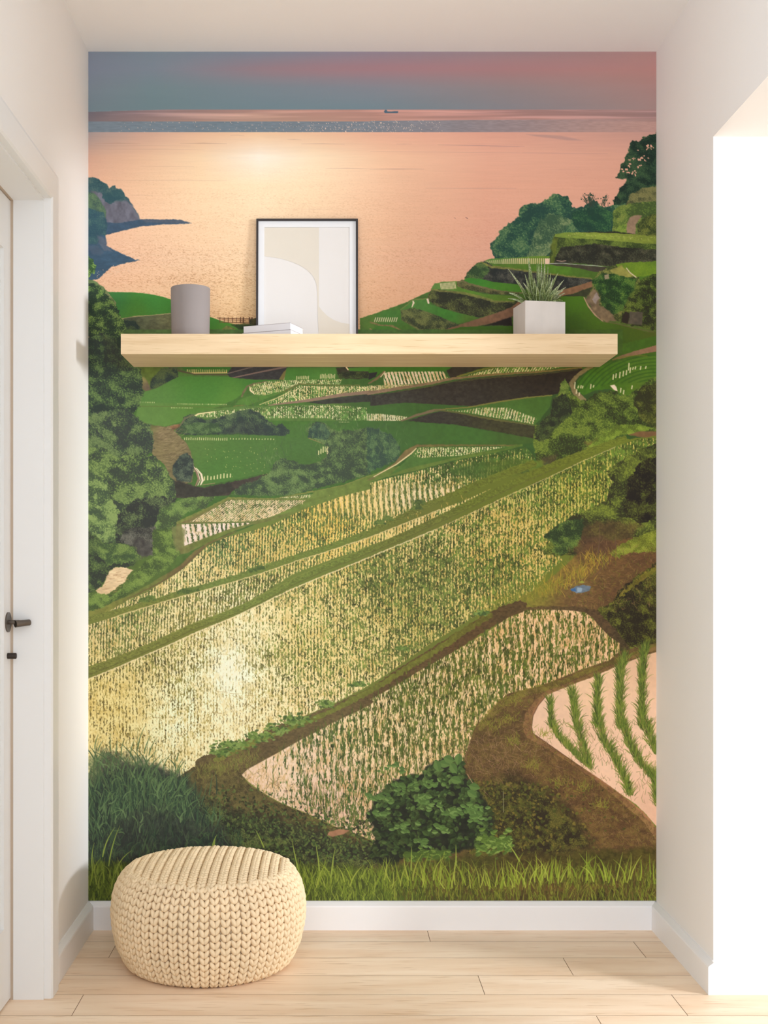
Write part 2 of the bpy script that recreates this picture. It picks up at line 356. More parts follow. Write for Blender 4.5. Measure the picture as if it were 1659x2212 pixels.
    s.line(D((1030,294),(1110,291),(1200,300),(1300,305),(1400,318)), 1.2, (176,172,160)); s.line(D((1078,276),(1105,280),(1130,277)), 1.4, (200,160,140))
    # second terrace
    s.fill(D((690,300),(760,296),(1035,300),(1180,306),(1330,312),(1659,300),(1659,420),(1270,384),(1150,370),(950,340),(820,322),(700,318)), gradf((1090,575,(84,116,34)),(1200,588,(84,124,30)),(1280,592,(70,100,28))), rough=.6, var=.1)
    s.fill(D((1035,298),(1180,300),(1330,312),(1400,315),(1380,350),(1290,340),(1200,318),(1050,302)), (66,58,44), rough=1, var=.2)
    s.foliage(D((545,378),(560,345),(590,315),(620,290),(660,280),(720,310),(800,322),(950,340),(1150,368),(1280,382),(1290,400),(1180,425),(1100,450),(900,440),(700,420),(600,400)), (34,38,34),(58,58,50),(92,88,76), size=5, rough=1.5, k=6, bright=-.04, contrast=.8)
    s.foliage(D((545,378),(560,345),(590,315),(620,288),(670,286),(690,330),(650,380),(600,400)), (42,66,36),(62,88,44),(92,112,56), size=7, rough=2.5, k=7)
    s.line(D((640,284),(700,312),(820,324),(950,342),(1150,368),(1280,380)), [3,5,4,4,3.5,3], (128,124,60), alpha=.85, var=.25, rough=1)
    # third terrace (tongue)
    s.fill(D((535,390),(560,376),(640,382),(720,400),(860,415),(900,460),(760,452),(640,428),(560,405)), gradf((1010,606,(58,124,36)),(1110,622,(72,124,30))), rough=.6, var=.08)
    s.line(D((490,405),(530,392),(560,408),(640,430),(740,452),(830,462),(900,462)), [4,4,5,5,4,3,3], (112,104,66), var=.2, rough=1)
    s.foliage(D((480,410),(540,400),(600,425),(700,450),(860,462),(860,475),(700,470),(580,448),(500,432)), (58,60,34),(88,88,50),(116,110,64), size=5, rough=1, k=9)
    s.fill(D((350,440),(370,410),(420,398),(500,395),(500,425),(560,445),(660,470),(800,480),(880,490),(870,510),(700,525),(560,480),(430,448),(370,455)), gradf((945,618,(92,130,58)),(1010,630,(86,128,38)),(1100,645,(84,116,32))), rough=.8, var=.12)
    for i in range(12):
        zx = 404+i*7.6; s.line(D((zx+6, 440-(i > 9)*4), (zx, 408-i*.6)), 1.6, (232,206,170), alpha=.9)
    s.foliage(D((332,500),(335,480),(350,445),(420,446),(520,462),(640,492),(740,516),(860,512),(870,530),(800,560),(700,590),(620,605),(500,575),(380,540)), (40,44,28),(66,72,38),(100,108,54), size=8, rough=2, k=10, bright=-.04)
    s.line(D((350,440),(380,448),(520,460),(640,488),(720,514),(830,512)), [2,4,5,6,5,3], (122,122,62), alpha=.8, var=.25, rough=1)
    # fourth terrace
    s.fill(D((175,560),(240,505),(330,495),(350,530),(480,572),(620,605),(600,620),(500,640),(400,600),(280,555),(220,560)), gradf((900,655,(76,128,54)),(970,675,(60,124,40)),(1020,688,(76,112,36))), rough=.6, var=.1)
    s.line(D((240,545),(250,520),(245,505)), [1.5,4,2], (240,214,190)); s.line(D((330,498),(336,520)), 4, (236,206,186)); s.line(D((175,560),(245,503),(330,494)), 2.4, (110,128,66), rough=1)
    s.foliage(D((175,615),(172,565),(250,550),(320,568),(400,600),(480,635),(520,650),(450,680),(380,700),(300,690),(200,650)), (50,62,40),(82,94,52),(116,124,70), size=6, rough=1.5, k=11)
    s.fill(D((-60,610),(0,590),(90,568),(175,562),(180,620),(260,668),(330,705),(-60,712)), gradf((790,690,(84,122,46)),(840,685,(66,122,48)),(880,705,(70,116,40))), rough=.8, var=.1)
    for i in range(11):
        zx = 28+i*12.4; s.line(D((zx-4, 628), (zx+3, 606)), 1.8, (232,214,184), alpha=.9)
    s.line(D((0,632),(60,650),(130,655),(180,680),(200,700)), [4,4,4,3,3], (124,116,70), rough=1, var=.2); s.fill(D((15,668),(50,652),(110,656),(155,680),(165,705),(20,705)), (64,124,40), rough=.5, var=.06)
    s.line(D((0,672),(20,690),(30,712)), 4, (140,124,84))
    # dirt road in front of the wall and the open green field
    s.fill(D((380,690),(440,672),(520,645),(620,612),(740,575),(815,545),(860,510),(1040,475),(1060,458),(1200,420),(1280,395),(1285,425),(1180,465),(1120,480),(860,560),(815,605),(700,640),(560,665),(450,690)), gradf((1000,700,(122,92,66)),(1080,675,(128,92,68)),(1260,620,(134,96,66)),(1180,640,(150,108,76))), rough=1, var=.15)
    s.fill(D((1100,480),(1180,465),(1285,425),(1275,470),(1240,490),(1100,500)), (52,56,30), rough=1.5, var=.2); s.fill(D((640,655),(700,640),(815,600),(820,655),(720,650)), (34,26,18), rough=1.2, soft=1.5)  # last fill: dark wedge, the planter's shadow painted into the print
    s.fill(D((430,684),(520,660),(640,655),(815,655),(1100,560),(1100,482),(1235,482),(1262,560),(1330,630),(1420,640),(1520,665),(1600,690),(1659,685),(1659,800),(1600,830),(1430,810),(1430,712),(430,712)),
           gradf((990,710,(56,100,16)),(1240,650,(72,116,12)),(1290,680,(70,106,6)),(1240,710,(56,92,6)),(1370,720,(66,92,12)),(1350,750,(56,88,8)),(1410,710,(76,90,24))), rough=.7, var=.05, vs=(4,3))
    s.line(D((1235,490),(1260,540),(1300,590),(1345,628)), [2,3,3.5,1.5], (186,150,120)); s.line(D((1345,628),(1420,640),(1530,668),(1640,690)), 2, (96,84,56), alpha=.7)
    # right bushes over the field
    s.foliage(D((1278,440),(1290,380),(1340,330),(1420,300),(1500,300),(1540,340),(1560,400),(1480,460),(1460,560),(1440,630),(1390,610),(1310,560),(1250,500)), (52,62,26),(92,100,44),(136,134,66), size=7, rough=3, k=12, bright=.0)
    s.foliage(D((1420,300),(1500,285),(1659,278),(1659,360),(1540,370),(1460,350)), (86,110,30),(104,132,30),(128,150,40), size=9, rough=2, k=13, contrast=.4)
    s.fill(D((1380,330),(1450,305),(1480,330),(1530,365),(1470,380),(1410,360)), (146,140,66), rough=2, soft=1.5, var=.2); s.line(D((1480,320),(1500,345),(1535,372)), 2.4, (206,186,150), soft=1.2)
    s.foliage(D((1280,400),(1330,350),(1400,352),(1480,372),(1540,380),(1520,440),(1480,500),(1460,560),(1400,590),(1340,560),(1330,480)), (26,52,20),(46,84,30),(92,120,44), size=7, rough=3, k=14)
    s.fill(D((1245,500),(1290,440),(1320,470),(1330,540),(1400,580),(1420,630),(1340,625),(1290,580)), (120,100,74), rough=3, rs=9, soft=1.5, var=.25)
    s.fill(D((1280,500),(1305,460),(1325,490),(1300,530)), (150,132,122), rough=1.5, var=.15); s.fill(D((1350,360),(1375,355),(1380,380),(1355,385)), (150,134,104), rough=1)
    s.foliage(D((1450,640),(1455,580),(1480,510),(1530,440),(1560,390),(1620,360),(1659,350),(1659,680),(1560,660)), (36,40,18),(66,84,26),(112,124,46), size=7, rough=3, k=15, bright=-.02)
    s.fill(D((1490,640),(1500,570),(1575,575),(1570,650)), (84,76,62), rough=1.5, var=.2, soft=1.2); s.fill(D((1450,630),(1470,570),(1495,580),(1490,640)), (40,32,20), rough=1.5)
    s.fill([(1335,745),(1420,725),(1420,800),(1335,800)], (62,100,18), rough=1, var=.1)
    s.fill([(262,712),(1345,712),(1345,802),(262,802)], gradf((300,750,(78,112,56)),(700,750,(70,112,52)),(1250,750,(60,92,24))), rough=1, var=.15)
    # ================= below the shelf
    # band just below/behind the shelf
    s.fill(E((320,20),(480,20),(420,90),(380,165),(320,170)), (96,120,50), rough=1, var=.15)
    s.fill(E((545,20),(860,20),(850,60),(600,62)), (54,118,44), var=.08)
    for i in range(22):
        zx = 600+i*10.8; s.line(E((zx, 68), (zx+2, 52-R.rand()*4)), 1.7, (232,200,136), alpha=.6+.4*R.rand())
    s.line(E((600,70),(830,68)), 1.6, (238,202,140)); s.line(E((500,40),(560,58),(640,76),(850,80)), [4,4,3,3], (86,84,58))
    s.fill(E((860,34),(1170,34),(1185,40),(1150,108),(1000,108),(850,95),(830,75)), (58,58,58), rough=.7, var=.2, vs=(6,4))
    s.line(E((835,72),(980,34)), 2.2, (120,104,96)); s.line(E((850,100),(1000,68),(1170,34)), [2.5,3,4], (128,106,98)); s.fill(E((1130,108),(1160,60),(1185,38),(1175,80),(1160,112)), (120,112,64), rough=1); s.line(E((1185,50),(1160,108)), 1.6, (226,206,160))
    s.foliage(E((385,150),(390,110),(420,80),(450,45),(540,36),(550,90),(500,120),(420,165),(385,165)), (44,60,56),(62,82,62),(88,108,66), size=6, rough=2, k=3)
    s.fill(E((318,95),(350,90),(372,115),(390,165),(360,175),(318,140)), gradf((305,818,(150,150,84)),(320,835,(110,92,82))), rough=1.5, soft=1.5, var=.15)
    # left big light field
    s.fill(E((320,230),(350,180),(430,155),(520,105),(560,88),(850,92),(900,105),(1000,110),(1130,112),(1050,122),(960,135),(930,180),(880,220),(780,262),(560,262),(320,262)),
           gradf((330,865,(88,138,66)),(450,830,(72,134,52)),(560,820,(62,126,50)),(500,865,(86,142,54))), rough=.5, var=.05, vs=(4,3))
    s.fill(E((320,240),(560,244),(790,262),(700,290),(620,310),(560,352),(470,378),(380,365),(300,340)), gradf((300,890,(98,142,70)),(450,880,(86,136,56))), rough=.5, var=.06)
    for (za, zb, zy0, zy1, n_) in ((545,835,248,252,34),(330,420,238,240,9),(510,640,270,272,14)):
        for i in range(n_):
            zx = za+(zb-za)*i/n_; p_ = E((zx, zy0+(zy1-zy0)*i/n_))[0]; s.leaf(p_[0], p_[1], 3.4, 1.5, 1.5, (226,222,170), alpha=.4+.6*R.rand())
    s.line(E((320,262),(560,262),(760,268),(850,258)), 1.5, (98,118,56), alpha=.7)
    # central curved fields
    s.fill(E((1175,40),(1460,36),(1460,108),(1240,120),(1160,112)), gradf((640,800,(70,130,50)),(700,815,(78,136,56))), var=.06)
    for (za, zb, zy, h_) in ((1232,1310,104,14),(1370,1460,100,22),(1290,1480,132,18)):
        n_ = int((zb-za)/9)
        for i in range(n_):
            zx = za+(zb-za)*i/n_; s.line(E((zx, zy-(i % 3)), (zx+2, zy-h_*(.7+.5*R.rand()))), 1.7, (240,222,180), alpha=.85)
    s.rice(E((960,140),(1060,118),(1240,108),(1500,106),(1480,134),(1250,134),(1180,168),(1060,200),(1000,196),(965,170)), (226,220,168), (80,126,58), cover=.56, period=4.4, slant=-.3, fx=1.6, fy=2.6, rowamp=.3, k=4, lowamp=.2)
    s.line(E((962,148),(966,170),(990,192)), [1.5,3.6,1.5], (246,226,190)); s.line(E((1060,118),(980,132),(945,150),(925,185),(915,205)), [2,3,4,5,3], (116,108,78), rough=1, var=.2)
    s.line(E((870,262),(960,250),(1060,208),(1160,175),(1250,132),(1420,140),(1600,140)), [2,3,4,4,2.5,2,2], (112,118,64), rough=.7, var=.2)
    s.rice(E((1240,142),(1420,148),(1659,148),(1659,175),(1460,205),(1300,232),(1150,250),(1040,250),(1140,200)), (236,222,170), (72,118,52), cover=.56, period=5.5, fx=1.7, fy=3, rowamp=.3, k=6, lowamp=.3)
    for i in range(26):
        zx = 1260+i*15.2; s.line(E((zx, 160),(zx+1, 146)), 2., (246,226,178), alpha=.75*R.rand()+.2)
    s.line(E((1020,252),(1140,205),(1200,172)), 1.6, (236,220,160), alpha=.8)
    s.fill(E((880,250),(900,225),(980,195),(1040,200),(1100,185),(1180,170),(1060,215),(950,256)), (84,134,56), rough=.5, var=.1)
    s.fill(E((1460,40),(1500,34),(1659,34),(1659,90),(1600,105),(1480,100)), (58,60,44), rough=1.5, var=.2); s.fill(E((1520,40),(1659,34),(1659,60),(1540,58)), (72,134,44), rough=.6); s.line(E((1520,36),(1530,50)), 3, (240,210,170)); s.foliage(E((1465,70),(1560,60),(1659,70),(1659,100),(1480,98)), (40,50,36),(58,74,42),(84,100,50), size=5, rough=1.5, k=6)
    # right of centre: upper strips
    s.fill(F((-10,34),(480,34),(430,60),(60,66),(-10,120)), (62,122,34), rough=.6, var=.08)
    s.rice(F((75,72),(110,62),(420,60),(450,100),(440,108),(300,130),(80,142)), (238,214,180), (62,112,46), cover=.36, period=7.4, slant=.32, fx=2, fy=8, rowamp=1.0, k=5, lowamp=.1, contrast=4)
    s.rice(F((-10,142),(80,140),(300,134),(430,112),(200,150),(-10,176)), (226,206,160), (70,112,44), cover=.52, period=4, fx=1.6, fy=3, rowamp=.3, k=7)
    s.line(F((-10,130),(40,100),(80,60)), [3,5,3], (122,106,74), rough=.7); s.fill(F((-10,70),(40,64),(30,90),(-10,110)), (44,46,44), rough=1)
    s.line(F((85,62),(60,92)), 2, (240,214,180), alpha=.9)
    s.fill(F((440,55),(480,34),(660,34),(540,75),(490,100),(460,95)), (56,52,38), rough=1.5, var=.2)
    s.rice(F((560,84),(640,60),(740,36),(1100,34),(1000,56),(820,74),(700,84)), (222,204,150), (86,124,40), cover=.55, period=5.6, slant=-.6, fx=1.7, fy=5, rowamp=.5, k=8, lowamp=.15)
    s.line(F((500,90),(560,74),(660,46),(720,34)), [3,3.5,3,2], (120,124,50), rough=.8)
    # long dirt path + big dark retaining wall
    s.fill(F((-20,200),(120,182),(330,150),(520,110),(740,86),(980,72),(1220,40),(1230,60),(1180,110),(1130,150),(1080,190),(980,205),(820,232),(600,262),(400,262),(-20,262)), gradf((820,865,(62,62,54)),(1000,850,(54,50,40)),(1180,830,(44,38,26)),(1080,860,(50,46,34))), rough=1, var=.28, vs=(6,5))
    s.fill(E((1290,240),(1460,212),(1660,190),(1670,236),(1400,250)), (58,62,54), rough=1, var=.25)
    s.line(E((1070,256),(1300,228),(1500,195),(1659,180)), [2,6,7,7.5], (148,122,104), rough=.4, var=.08)
    s.line(F((-12,186),(130,164),(330,132),(480,100),(740,76),(980,62),(1220,38)), [8,7,6,5,4.5,4,3], gradf((810,848,(146,122,100)),(900,830,(140,118,88)),(1100,810,(130,112,66)),(1240,796,(120,106,50))), rough=.8, var=.12)
    s.line(F((130,182),(330,148),(480,118),(740,92),(980,76),(1200,50)), [2,3,3,3.5,3,2], (86,92,44), alpha=.6, rough=1)
    # field 2 (with tick rows) beneath the path
    s.fill(E((560,330),(640,300),(760,275),(900,262),(1150,258),(1400,250),(1659,235),(1659,345),(1300,348),(900,340)), gradf((500,890,(92,132,66)),(700,880,(88,126,58)),(790,875,(64,104,50))), rough=.5, var=.08)
    s.rice(E((645,318),(760,290),(900,278),(1150,262),(1400,252),(1659,270),(1659,344),(1480,344),(1400,330),(1100,330),(900,330),(760,330)), (222,216,168), (84,124,62), cover=lambda x, y: .62+.14*np.clip((x-600)/200, 0, 1)-.12*np.clip((500-x)/60, 0, 1), period=5., fx=1.6, fy=4, rowamp=.25, k=9, lowamp=.3)
    s.line(E((645,318),(665,306),(760,292)), [3.5,3,1.5], (248,228,180))
    s.fill(F((-20,262),(200,240),(600,262),(560,282),(400,282),(200,345),(-20,345)), gradf((820,885,(66,110,50)),(950,885,(60,102,40))), rough=.5, var=.07)
    s.rice(F((-20,305),(60,305),(215,322),(190,346),(-20,346)), (216,208,170), (80,112,58), cover=.42, period=5, fx=1.6, fy=5, rowamp=.4, k=10)
    s.line(F((180,346),(260,315),(370,285),(430,280)), [3,5,6,3], (124,108,82), rough=.6)
    s.fill(F((215,346),(300,318),(400,290),(500,300),(700,330),(860,360),(960,378),(985,440),(940,450),(740,410),(500,368)), gradf((900,908,(56,54,46)),(1100,920,(60,62,36))), rough=1.2, var=.25, vs=(6,4))
    s.line(F((370,284),(480,292),(640,325),(800,350),(960,372)), [2,4,4,4,3], (98,102,52), rough=1, alpha=.9)
    s.fill(F((420,280),(560,270),(740,238),(900,215),(1050,200),(1040,260),(980,340),(950,370),(860,352),(700,325),(560,300)), gradf((1000,882,(72,116,46)),(1150,870,(66,106,36)),(1120,900,(74,116,46))), rough=.8, var=.08)
    s.rice(F((440,284),(520,288),(640,268),(800,270),(900,310),(960,330),(945,366),(860,350),(700,324),(560,298)), (214,204,160), (76,116,50), cover=.56, period=6.4, slant=-.25, fx=1.8, fy=6, rowamp=.5, k=11, lowamp=.2)
    s.line(F((420,278),(560,268),(740,236),(900,212),(1050,198)), [2,2.5,3,3,2], (122,124,58), rough=.6)
    # middle band field
    s.fill(E((1659,346),(1480,348),(1400,344),(1180,380),(1180,430),(1310,450),(1440,480),(1659,480)), gradf((700,925,(72,116,54)),(790,930,(66,112,50))), rough=.6, var=.08)
    s.fill(F((-20,346),(200,350),(500,372),(740,415),(960,450),(1000,468),(830,484),(270,480),(180,520),(80,560),(-20,560)), gradf((850,930,(66,110,52)),(1000,935,(64,110,44)),(1130,950,(64,98,38))), rough=.6, var=.07)
    for i in range(7): s.leaf(180+(1480+i*9)*Z, 780+353*Z, 2.4, 1.5, 1.2, (214,214,168))
    # bushes in the middle
    bd, bm, bl_ = (50,66,62),(68,92,70),(98,124,86)
    s.foliage(E((520,410),(570,370),(580,325),(620,305),(700,340),(780,330),(860,300),(900,290),(960,278),(1020,300),(1060,340),(1110,370),(1150,365),(1190,400),(1180,430),(1100,432),(900,420),(600,430)), bd, bm, bl_, size=6, rough=3, k=3, bright=-.06)
    s.fill(E((800,430),(860,370),(930,340),(1000,350),(1060,400),(1060,432)), (54,62,62), rough=4, soft=4, alpha=.5, var=.2)
    s.foliage(E((570,372),(640,355),(780,360),(800,410),(700,425),(540,415)), (56,84,58),(76,108,70),(100,132,86), size=5, rough=2, k=5)
    s.line(E((560,372),(590,330),(640,312)), [3,4,2], (110,112,84), rough=1)
    # brown left bank
    s.fill(E((330,350),(400,370),(470,380),(560,362),(520,400),(560,440),(610,480),(630,540),(640,600),(630,700),(560,720),(500,670),(470,600),(400,540),(380,480),(400,420)), gradf((350,935,(138,122,92)),(370,975,(132,120,86)),(400,1010,(112,106,76)),(320,915,(110,120,70))), rough=1.5, var=.2, vs=(9,3))
    for q in range(160):
        a_ = R.rand(); px = 332+R.rand()*60+a_*22; py = 925+a_*75; s.blade(px, py, 7+R.rand()*8, 1.3+R.randn()*.3, R.randn()*.4, 1., (168,148,116) if R.rand() < .55 else (104,92,66), alpha=.7)
    s.foliage(E((500,380),(560,362),(560,380),(520,400)), (110,84,64),(140,104,74),(170,120,84), size=4, rough=1, k=5)
    # oval field
    s.fill(E((575,440),(620,432),(900,425),(1100,432),(1300,445),(1370,470),(1430,500),(1420,540),(1380,575),(1260,605),(1060,645),(900,680),(740,712),(660,722),(690,680),(640,600),(620,520),(600,480)),
           gradf((420,950,(88,128,62)),(550,960,(78,122,58)),(650,960,(74,118,58)),(480,1020,(76,126,56)),(650,1000,(70,112,52))), rough=.6, var=.06, vs=(5,3))
    for (za, zya, zb, zyb, n_, h_) in ((585,455,830,458,21,14),(850,452,1100,455,16,6),(700,688,850,670,9,22),(1360,540,1412,515,5,28),(640,640,650,625,2,8)):
        for i in range(n_):
            t_ = i/max(1, n_-1); zx = za+(zb-za)*t_; zy = zya+(zyb-zya)*t_; s.line(E((zx, zy), (zx+1, zy-h_*(.6+.5*R.rand()))), 1.5+(h_ > 15)*1.2, (232,226,172), alpha=.85)
    for q in range(60):
        px, py = E((700+R.rand()*420, 500+R.rand()*170))[0]; s.leaf(px, py, 2.6, 1.5, 1.1, (206,206,130), alpha=.8)
    s.line(E((1300,445),(1370,470),(1432,500),(1425,540),(1380,575)), [2,3,3,3,2], (128,132,80), rough=.7); s.line(E((1412,508),(1414,540)), 5, (240,222,176))
    s.line(E((628,600),(655,640),(668,680),(650,720)), [2.5,4.5,4.5,2.5], (150,122,104)); s.line(E((632,602),(662,640),(676,690),(662,718)), 1.5, (236,216,196)); s.line(E((655,620),(682,655),(690,690),(678,716)), [1.5,4,4.5,2], (246,226,204)); s.line(E((690,716),(760,706)), 1.5, (150,140,100))
    # dark wall under oval + shrubs
    s.fill(E((500,690),(560,700),(640,722),(700,730),(900,690),(1060,652),(1200,618),(1380,582),(1400,600),(1180,660),(1000,700),(880,740),(840,775),(640,790),(540,790)), (72,66,58), rough=1.5, var=.25)
    s.fill(E((540,690),(640,725),(700,735),(840,700),(880,745),(760,780),(560,790),(500,740)), (56,58,50), rough=3, soft=2, alpha=.8, var=.2)
    s.foliage(E((520,600),(560,545),(600,530),(635,570),(640,620),(620,700),(540,690),(515,650)), (50,62,60),(72,88,76),(100,118,96), size=4, rough=1.5, k=9)
    # left forest, upper part and big mass
    for (p_, kk, br, dk_, md_, lt_, sz) in (
        (C((20,250),(50,270),(75,310),(60,350),(20,380)), 1, .08, (52,84,52),(84,124,60),(134,160,82), 6),
        (C((20,400),(60,400),(110,440),(150,480),(180,520),(200,570),(225,610),(240,660),(245,720),(230,840),(20,1200)), 2, -.02, (38,60,44),(64,96,52),(118,146,74), 8),
        (C((20,720),(120,690),(180,730),(230,820),(290,890),(340,900),(335,960),(350,1020),(320,1130),(20,1400)), 3, -.07, (46,62,54),(64,92,62),(98,128,74), 9),
        (E((20,300),(250,280),(330,350),(390,370),(400,420),(410,500),(380,540),(300,620),(20,640)), 4, -.05, (58,70,64),(76,102,70),(108,132,84), 9),
        (E((20,500),(120,500),(200,560),(330,530),(430,560),(480,640),(530,700),(540,780),(480,830),(440,900),(420,1000),(20,1000)), 5, -.02, (60,74,62),(82,110,68),(120,146,84), 10),
        (E((20,620),(130,700),(160,800),(230,900),(230,1000),(180,1124),(20,1130)), 6, .10, (70,92,68),(98,128,78),(134,160,96), 10),
        (E((200,880),(300,800),(420,780),(540,790),(500,870),(420,930),(400,1000),(340,1124),(180,1124)), 7, -.20, (52,58,54),(68,84,62),(96,116,78), 9)):
        s.foliage(p_, dk_, md_, [min(255, c_*1.08) for c_ in lt_], size=sz, rough=5, k=kk, bright=br, contrast=1.3)
    s.fill(C((110,700),(200,740),(240,840),(280,900),(200,900),(130,850)), (50,54,44), rough=6, soft=6, alpha=.45, var=.2)
    s.foliage(E((440,850),(560,800),(680,780),(760,790),(700,850),(600,880),(540,930),(520,1000),(440,1060),(420,1124),(340,1124),(370,1000),(420,940)), (66,86,58),(92,124,70),(126,158,84), size=8, rough=4, k=8, bright=.06)
    # shrubs right of centre
    s.foliage(E((860,770),(900,720),(1000,690),(1080,640),(1100,590),(1140,560),(1220,580),(1300,600),(1400,570),(1420,500),(1310,440),(1300,390),(1340,350),(1400,360),(1440,400),(1560,400),(1659,380),(1659,650),(1540,690),(1340,740),(1180,780),(1000,780)), (58,76,60),(82,112,70),(114,144,88), size=7, rough=4, k=9, bright=-.02)
    s.foliage(E((1300,440),(1310,385),(1350,350),(1400,370),(1430,420),(1400,460)), (48,72,66),(62,92,74),(88,120,88), size=5, rough=3, k=10, bright=-.04)
    s.foliage(F((-20,380),(40,390),(130,430),(175,500),(170,560),(100,600),(0,640),(-20,650)), (54,80,68),(70,104,74),(100,136,90), size=6, rough=4, k=11, bright=-.03)
    for (px, py, n_) in ((590,995,70),(760,960,110),(830,960,70),(700,970,60),(545,895,50),(690,920,40)):
        for q in range(n_):
            s.blade(px+R.randn()*22, py+R.randn()*18, 8+R.rand()*8, R.randn()*.35, R.randn()*.5, 1., [(112,142,92),(66,92,70),(88,118,78)][R.randint(3)], alpha=.75)
    # right hillside
    s.line(F((1280,30),(1200,80),(1160,130),(1180,180),(1230,225),(1225,270)), [7,8,9,10,12,9], gradf((1240,830,(132,118,80)),(1260,865,(138,124,92)),(1300,800,(128,116,62))), rough=1, var=.15)
    s.fill(F((1340,20),(1659,-40),(1659,190),(1560,200),(1460,200),(1380,160),(1300,170),(1230,200),(1190,160),(1200,110),(1270,50)), gradf((1260,830,(66,118,24)),(1320,800,(66,110,14)),(1400,790,(76,116,24)),(1400,840,(84,116,30))), rough=1, var=.12)
    r = s.mask(F((1340,20),(1659,-60),(1659,120),(1400,130),(1240,160),(1190,160),(1200,110),(1270,50)), 0)
    b, xx, yy, m, d = r; u = np.hypot((xx-1420)*1.0, (yy-900)*1.25); st = np.clip((np.cos(u/4.6*2*math.pi/2)-.1)*2, 0, 1)
    s.put(b, m*st*.55, s.col((40,84,18), xx, yy))
    for (zx, zy, h_) in ((1200,155,10),(1215,155,12),(1225,156,10),(1272,158,22),(1288,150,8),(1402,106,26),(1418,96,22),(1440,96,30),(1460,86,26),(1478,78,22),(1492,52,38),(1500,66,26),(1516,48,10),(1530,46,12),(1560,48,16),(1590,42,10),(1445,180,22),(1462,190,20),(1510,160,16),(1180,158,34),(1190,186,20),(1206,198,14)):
        s.line(F((zx, zy), (zx+3, zy-h_)), 2.6, (236,222,190), alpha=.85, soft=1.2)
    s.line(D((1400,848),(1440,836),(1530,810),(1659,782)), [2,6,9,13], gradf((1340,768,(128,100,72)),(1410,755,(146,108,84))), rough=.6, var=.1)
    s.fill(F((1385,142),(1410,136),(1422,150),(1430,178),(1405,165)), (246,222,204), soft=1); s.line(D((1435,838),(1530,812),(1659,780)), [3,8,13], gradf((1340,768,(128,100,72)),(1410,755,(146,108,84))), rough=.6, var=.1); s.line(D((1400,852),(1440,836),(1530,824),(1600,828)), [2,2.5,2,2], (110,110,30), alpha=.7)
    hd, hm, hl = (44,56,24),(74,98,34),(120,142,52)
    s.foliage(F((945,470),(950,380),(1040,330),(1050,250),(1090,180),(1130,160),(1180,200),(1240,230),(1330,170),(1420,180),(1480,200),(1560,150),(1620,100),(1659,90),(1659,440),(1560,400),(1400,440),(1240,520),(1060,600),(960,580)), hd, hm, hl, size=9, rough=5, k=12, bright=-.0)
    s.foliage(F((950,450),(960,370),(1040,300),(1060,220),(1130,170),(1150,240),(1170,300),(1080,380),(1000,470)), (38,46,28),(56,74,36),(84,102,46), size=8, rough=4, k=13, bright=-.05)
    s.foliage(F((1100,130),(1125,100),(1150,150),(1140,190),(1090,190)), (84,110,44),(104,132,54),(130,150,70), size=5, rough=3, k=14)
    s.foliage(F((1520,240),(1560,150),(1659,120),(1659,400),(1560,330)), (44,48,22),(66,76,28),(104,112,44), size=9, rough=4, k=15, bright=-.08)
    s.fill(F((980,560),(1080,540),(1060,600),(1000,610)), (88,74,50), rough=4, soft=3, alpha=.6); s.fill(F((1240,470),(1400,440),(1440,430),(1340,480),(1260,500)), (128,94,52), rough=5, soft=4, alpha=.55, var=.2)
    s.foliage(F((1340,420),(1420,370),(1560,365),(1640,390),(1560,420),(1440,430),(1330,490),(1220,530)), (84,104,34),(112,140,44),(140,164,60), size=6, rough=3, k=2, bright=.05)
    s.fill(F((1490,425),(1560,406),(1659,408),(1659,450),(1560,440)), (122,92,60), rough=1, soft=1.2, var=.1)
    # ================= the large diagonal fields
    gold = gradf((190,1330,(232,208,152)),(300,1260,(238,214,152)),(560,1090,(238,208,124)),(700,1110,(246,206,104)),(900,1050,(248,220,160)),(560,1180,(232,202,124)),(1150,970,(196,188,110)),(190,1480,(246,220,146)),
                 (500,1450,(255,248,218)),(500,1330,(252,234,190)),(400,1560,(255,244,206)),(250,1530,(246,222,150)),(700,1400,(242,216,144)),(900,1300,(224,202,122)),(1100,1200,(226,192,112)),(1250,1020,(202,188,92)),(700,1560,(252,226,178)),(450,1650,(250,230,180)))
    gr = gradf((250,1300,(104,122,66)),(450,1150,(86,112,66)),(650,1100,(88,112,54)),(900,1020,(78,108,50)),(1100,980,(66,98,38)),(450,1400,(132,128,70)),(500,1560,(150,132,74)),(700,1400,(106,122,58)),(900,1250,(94,112,52)),(1100,1150,(92,112,44)),(1250,1050,(84,106,36)),(230,1560,(134,120,62)))
    bank = gradf((200,1320,(122,132,62)),(450,1210,(112,134,66)),(700,1100,(110,132,58)),(900,1150,(112,122,54)),(1050,1060,(104,118,40)),(1200,1000,(102,114,34)),(1340,950,(110,124,40)),(400,1410,(122,128,58)),(250,1450,(124,130,60)))
    # ground of the whole lower picture
    s.fill(G((20,500),(340,345),(560,225),(700,100),(860,10),(1100,-90),(1400,-215),(1659,-315),(1659,1200),(20,1200)), bank)
    s.fill([(780,1060),(1000,1030),(1170,1010),(1190,1000),(1250,978),(1320,952),(1418,942),(1418,1946),(190,1946),(190,1480),(500,1200)], bank, rough=2)
    # small upper left paddies
    s.fill(E((540,930),(620,900),(720,850),(840,790),(1100,795),(1280,790),(1500,720),(1659,660),(1659,760),(1400,840),(1100,920),(960,950),(800,1010),(600,1110),(520,1124)), gradf((400,1140,(128,120,76)),(500,1090,(118,124,70)),(700,1060,(108,130,60)),(450,1180,(112,128,64))), rough=.8, var=.15)
    s.line(E((545,935),(700,862),(835,792),(1100,798),(1340,752),(1500,722),(1659,664)), [6,5,4,3,3,4,5], (124,134,70), rough=1, var=.15)
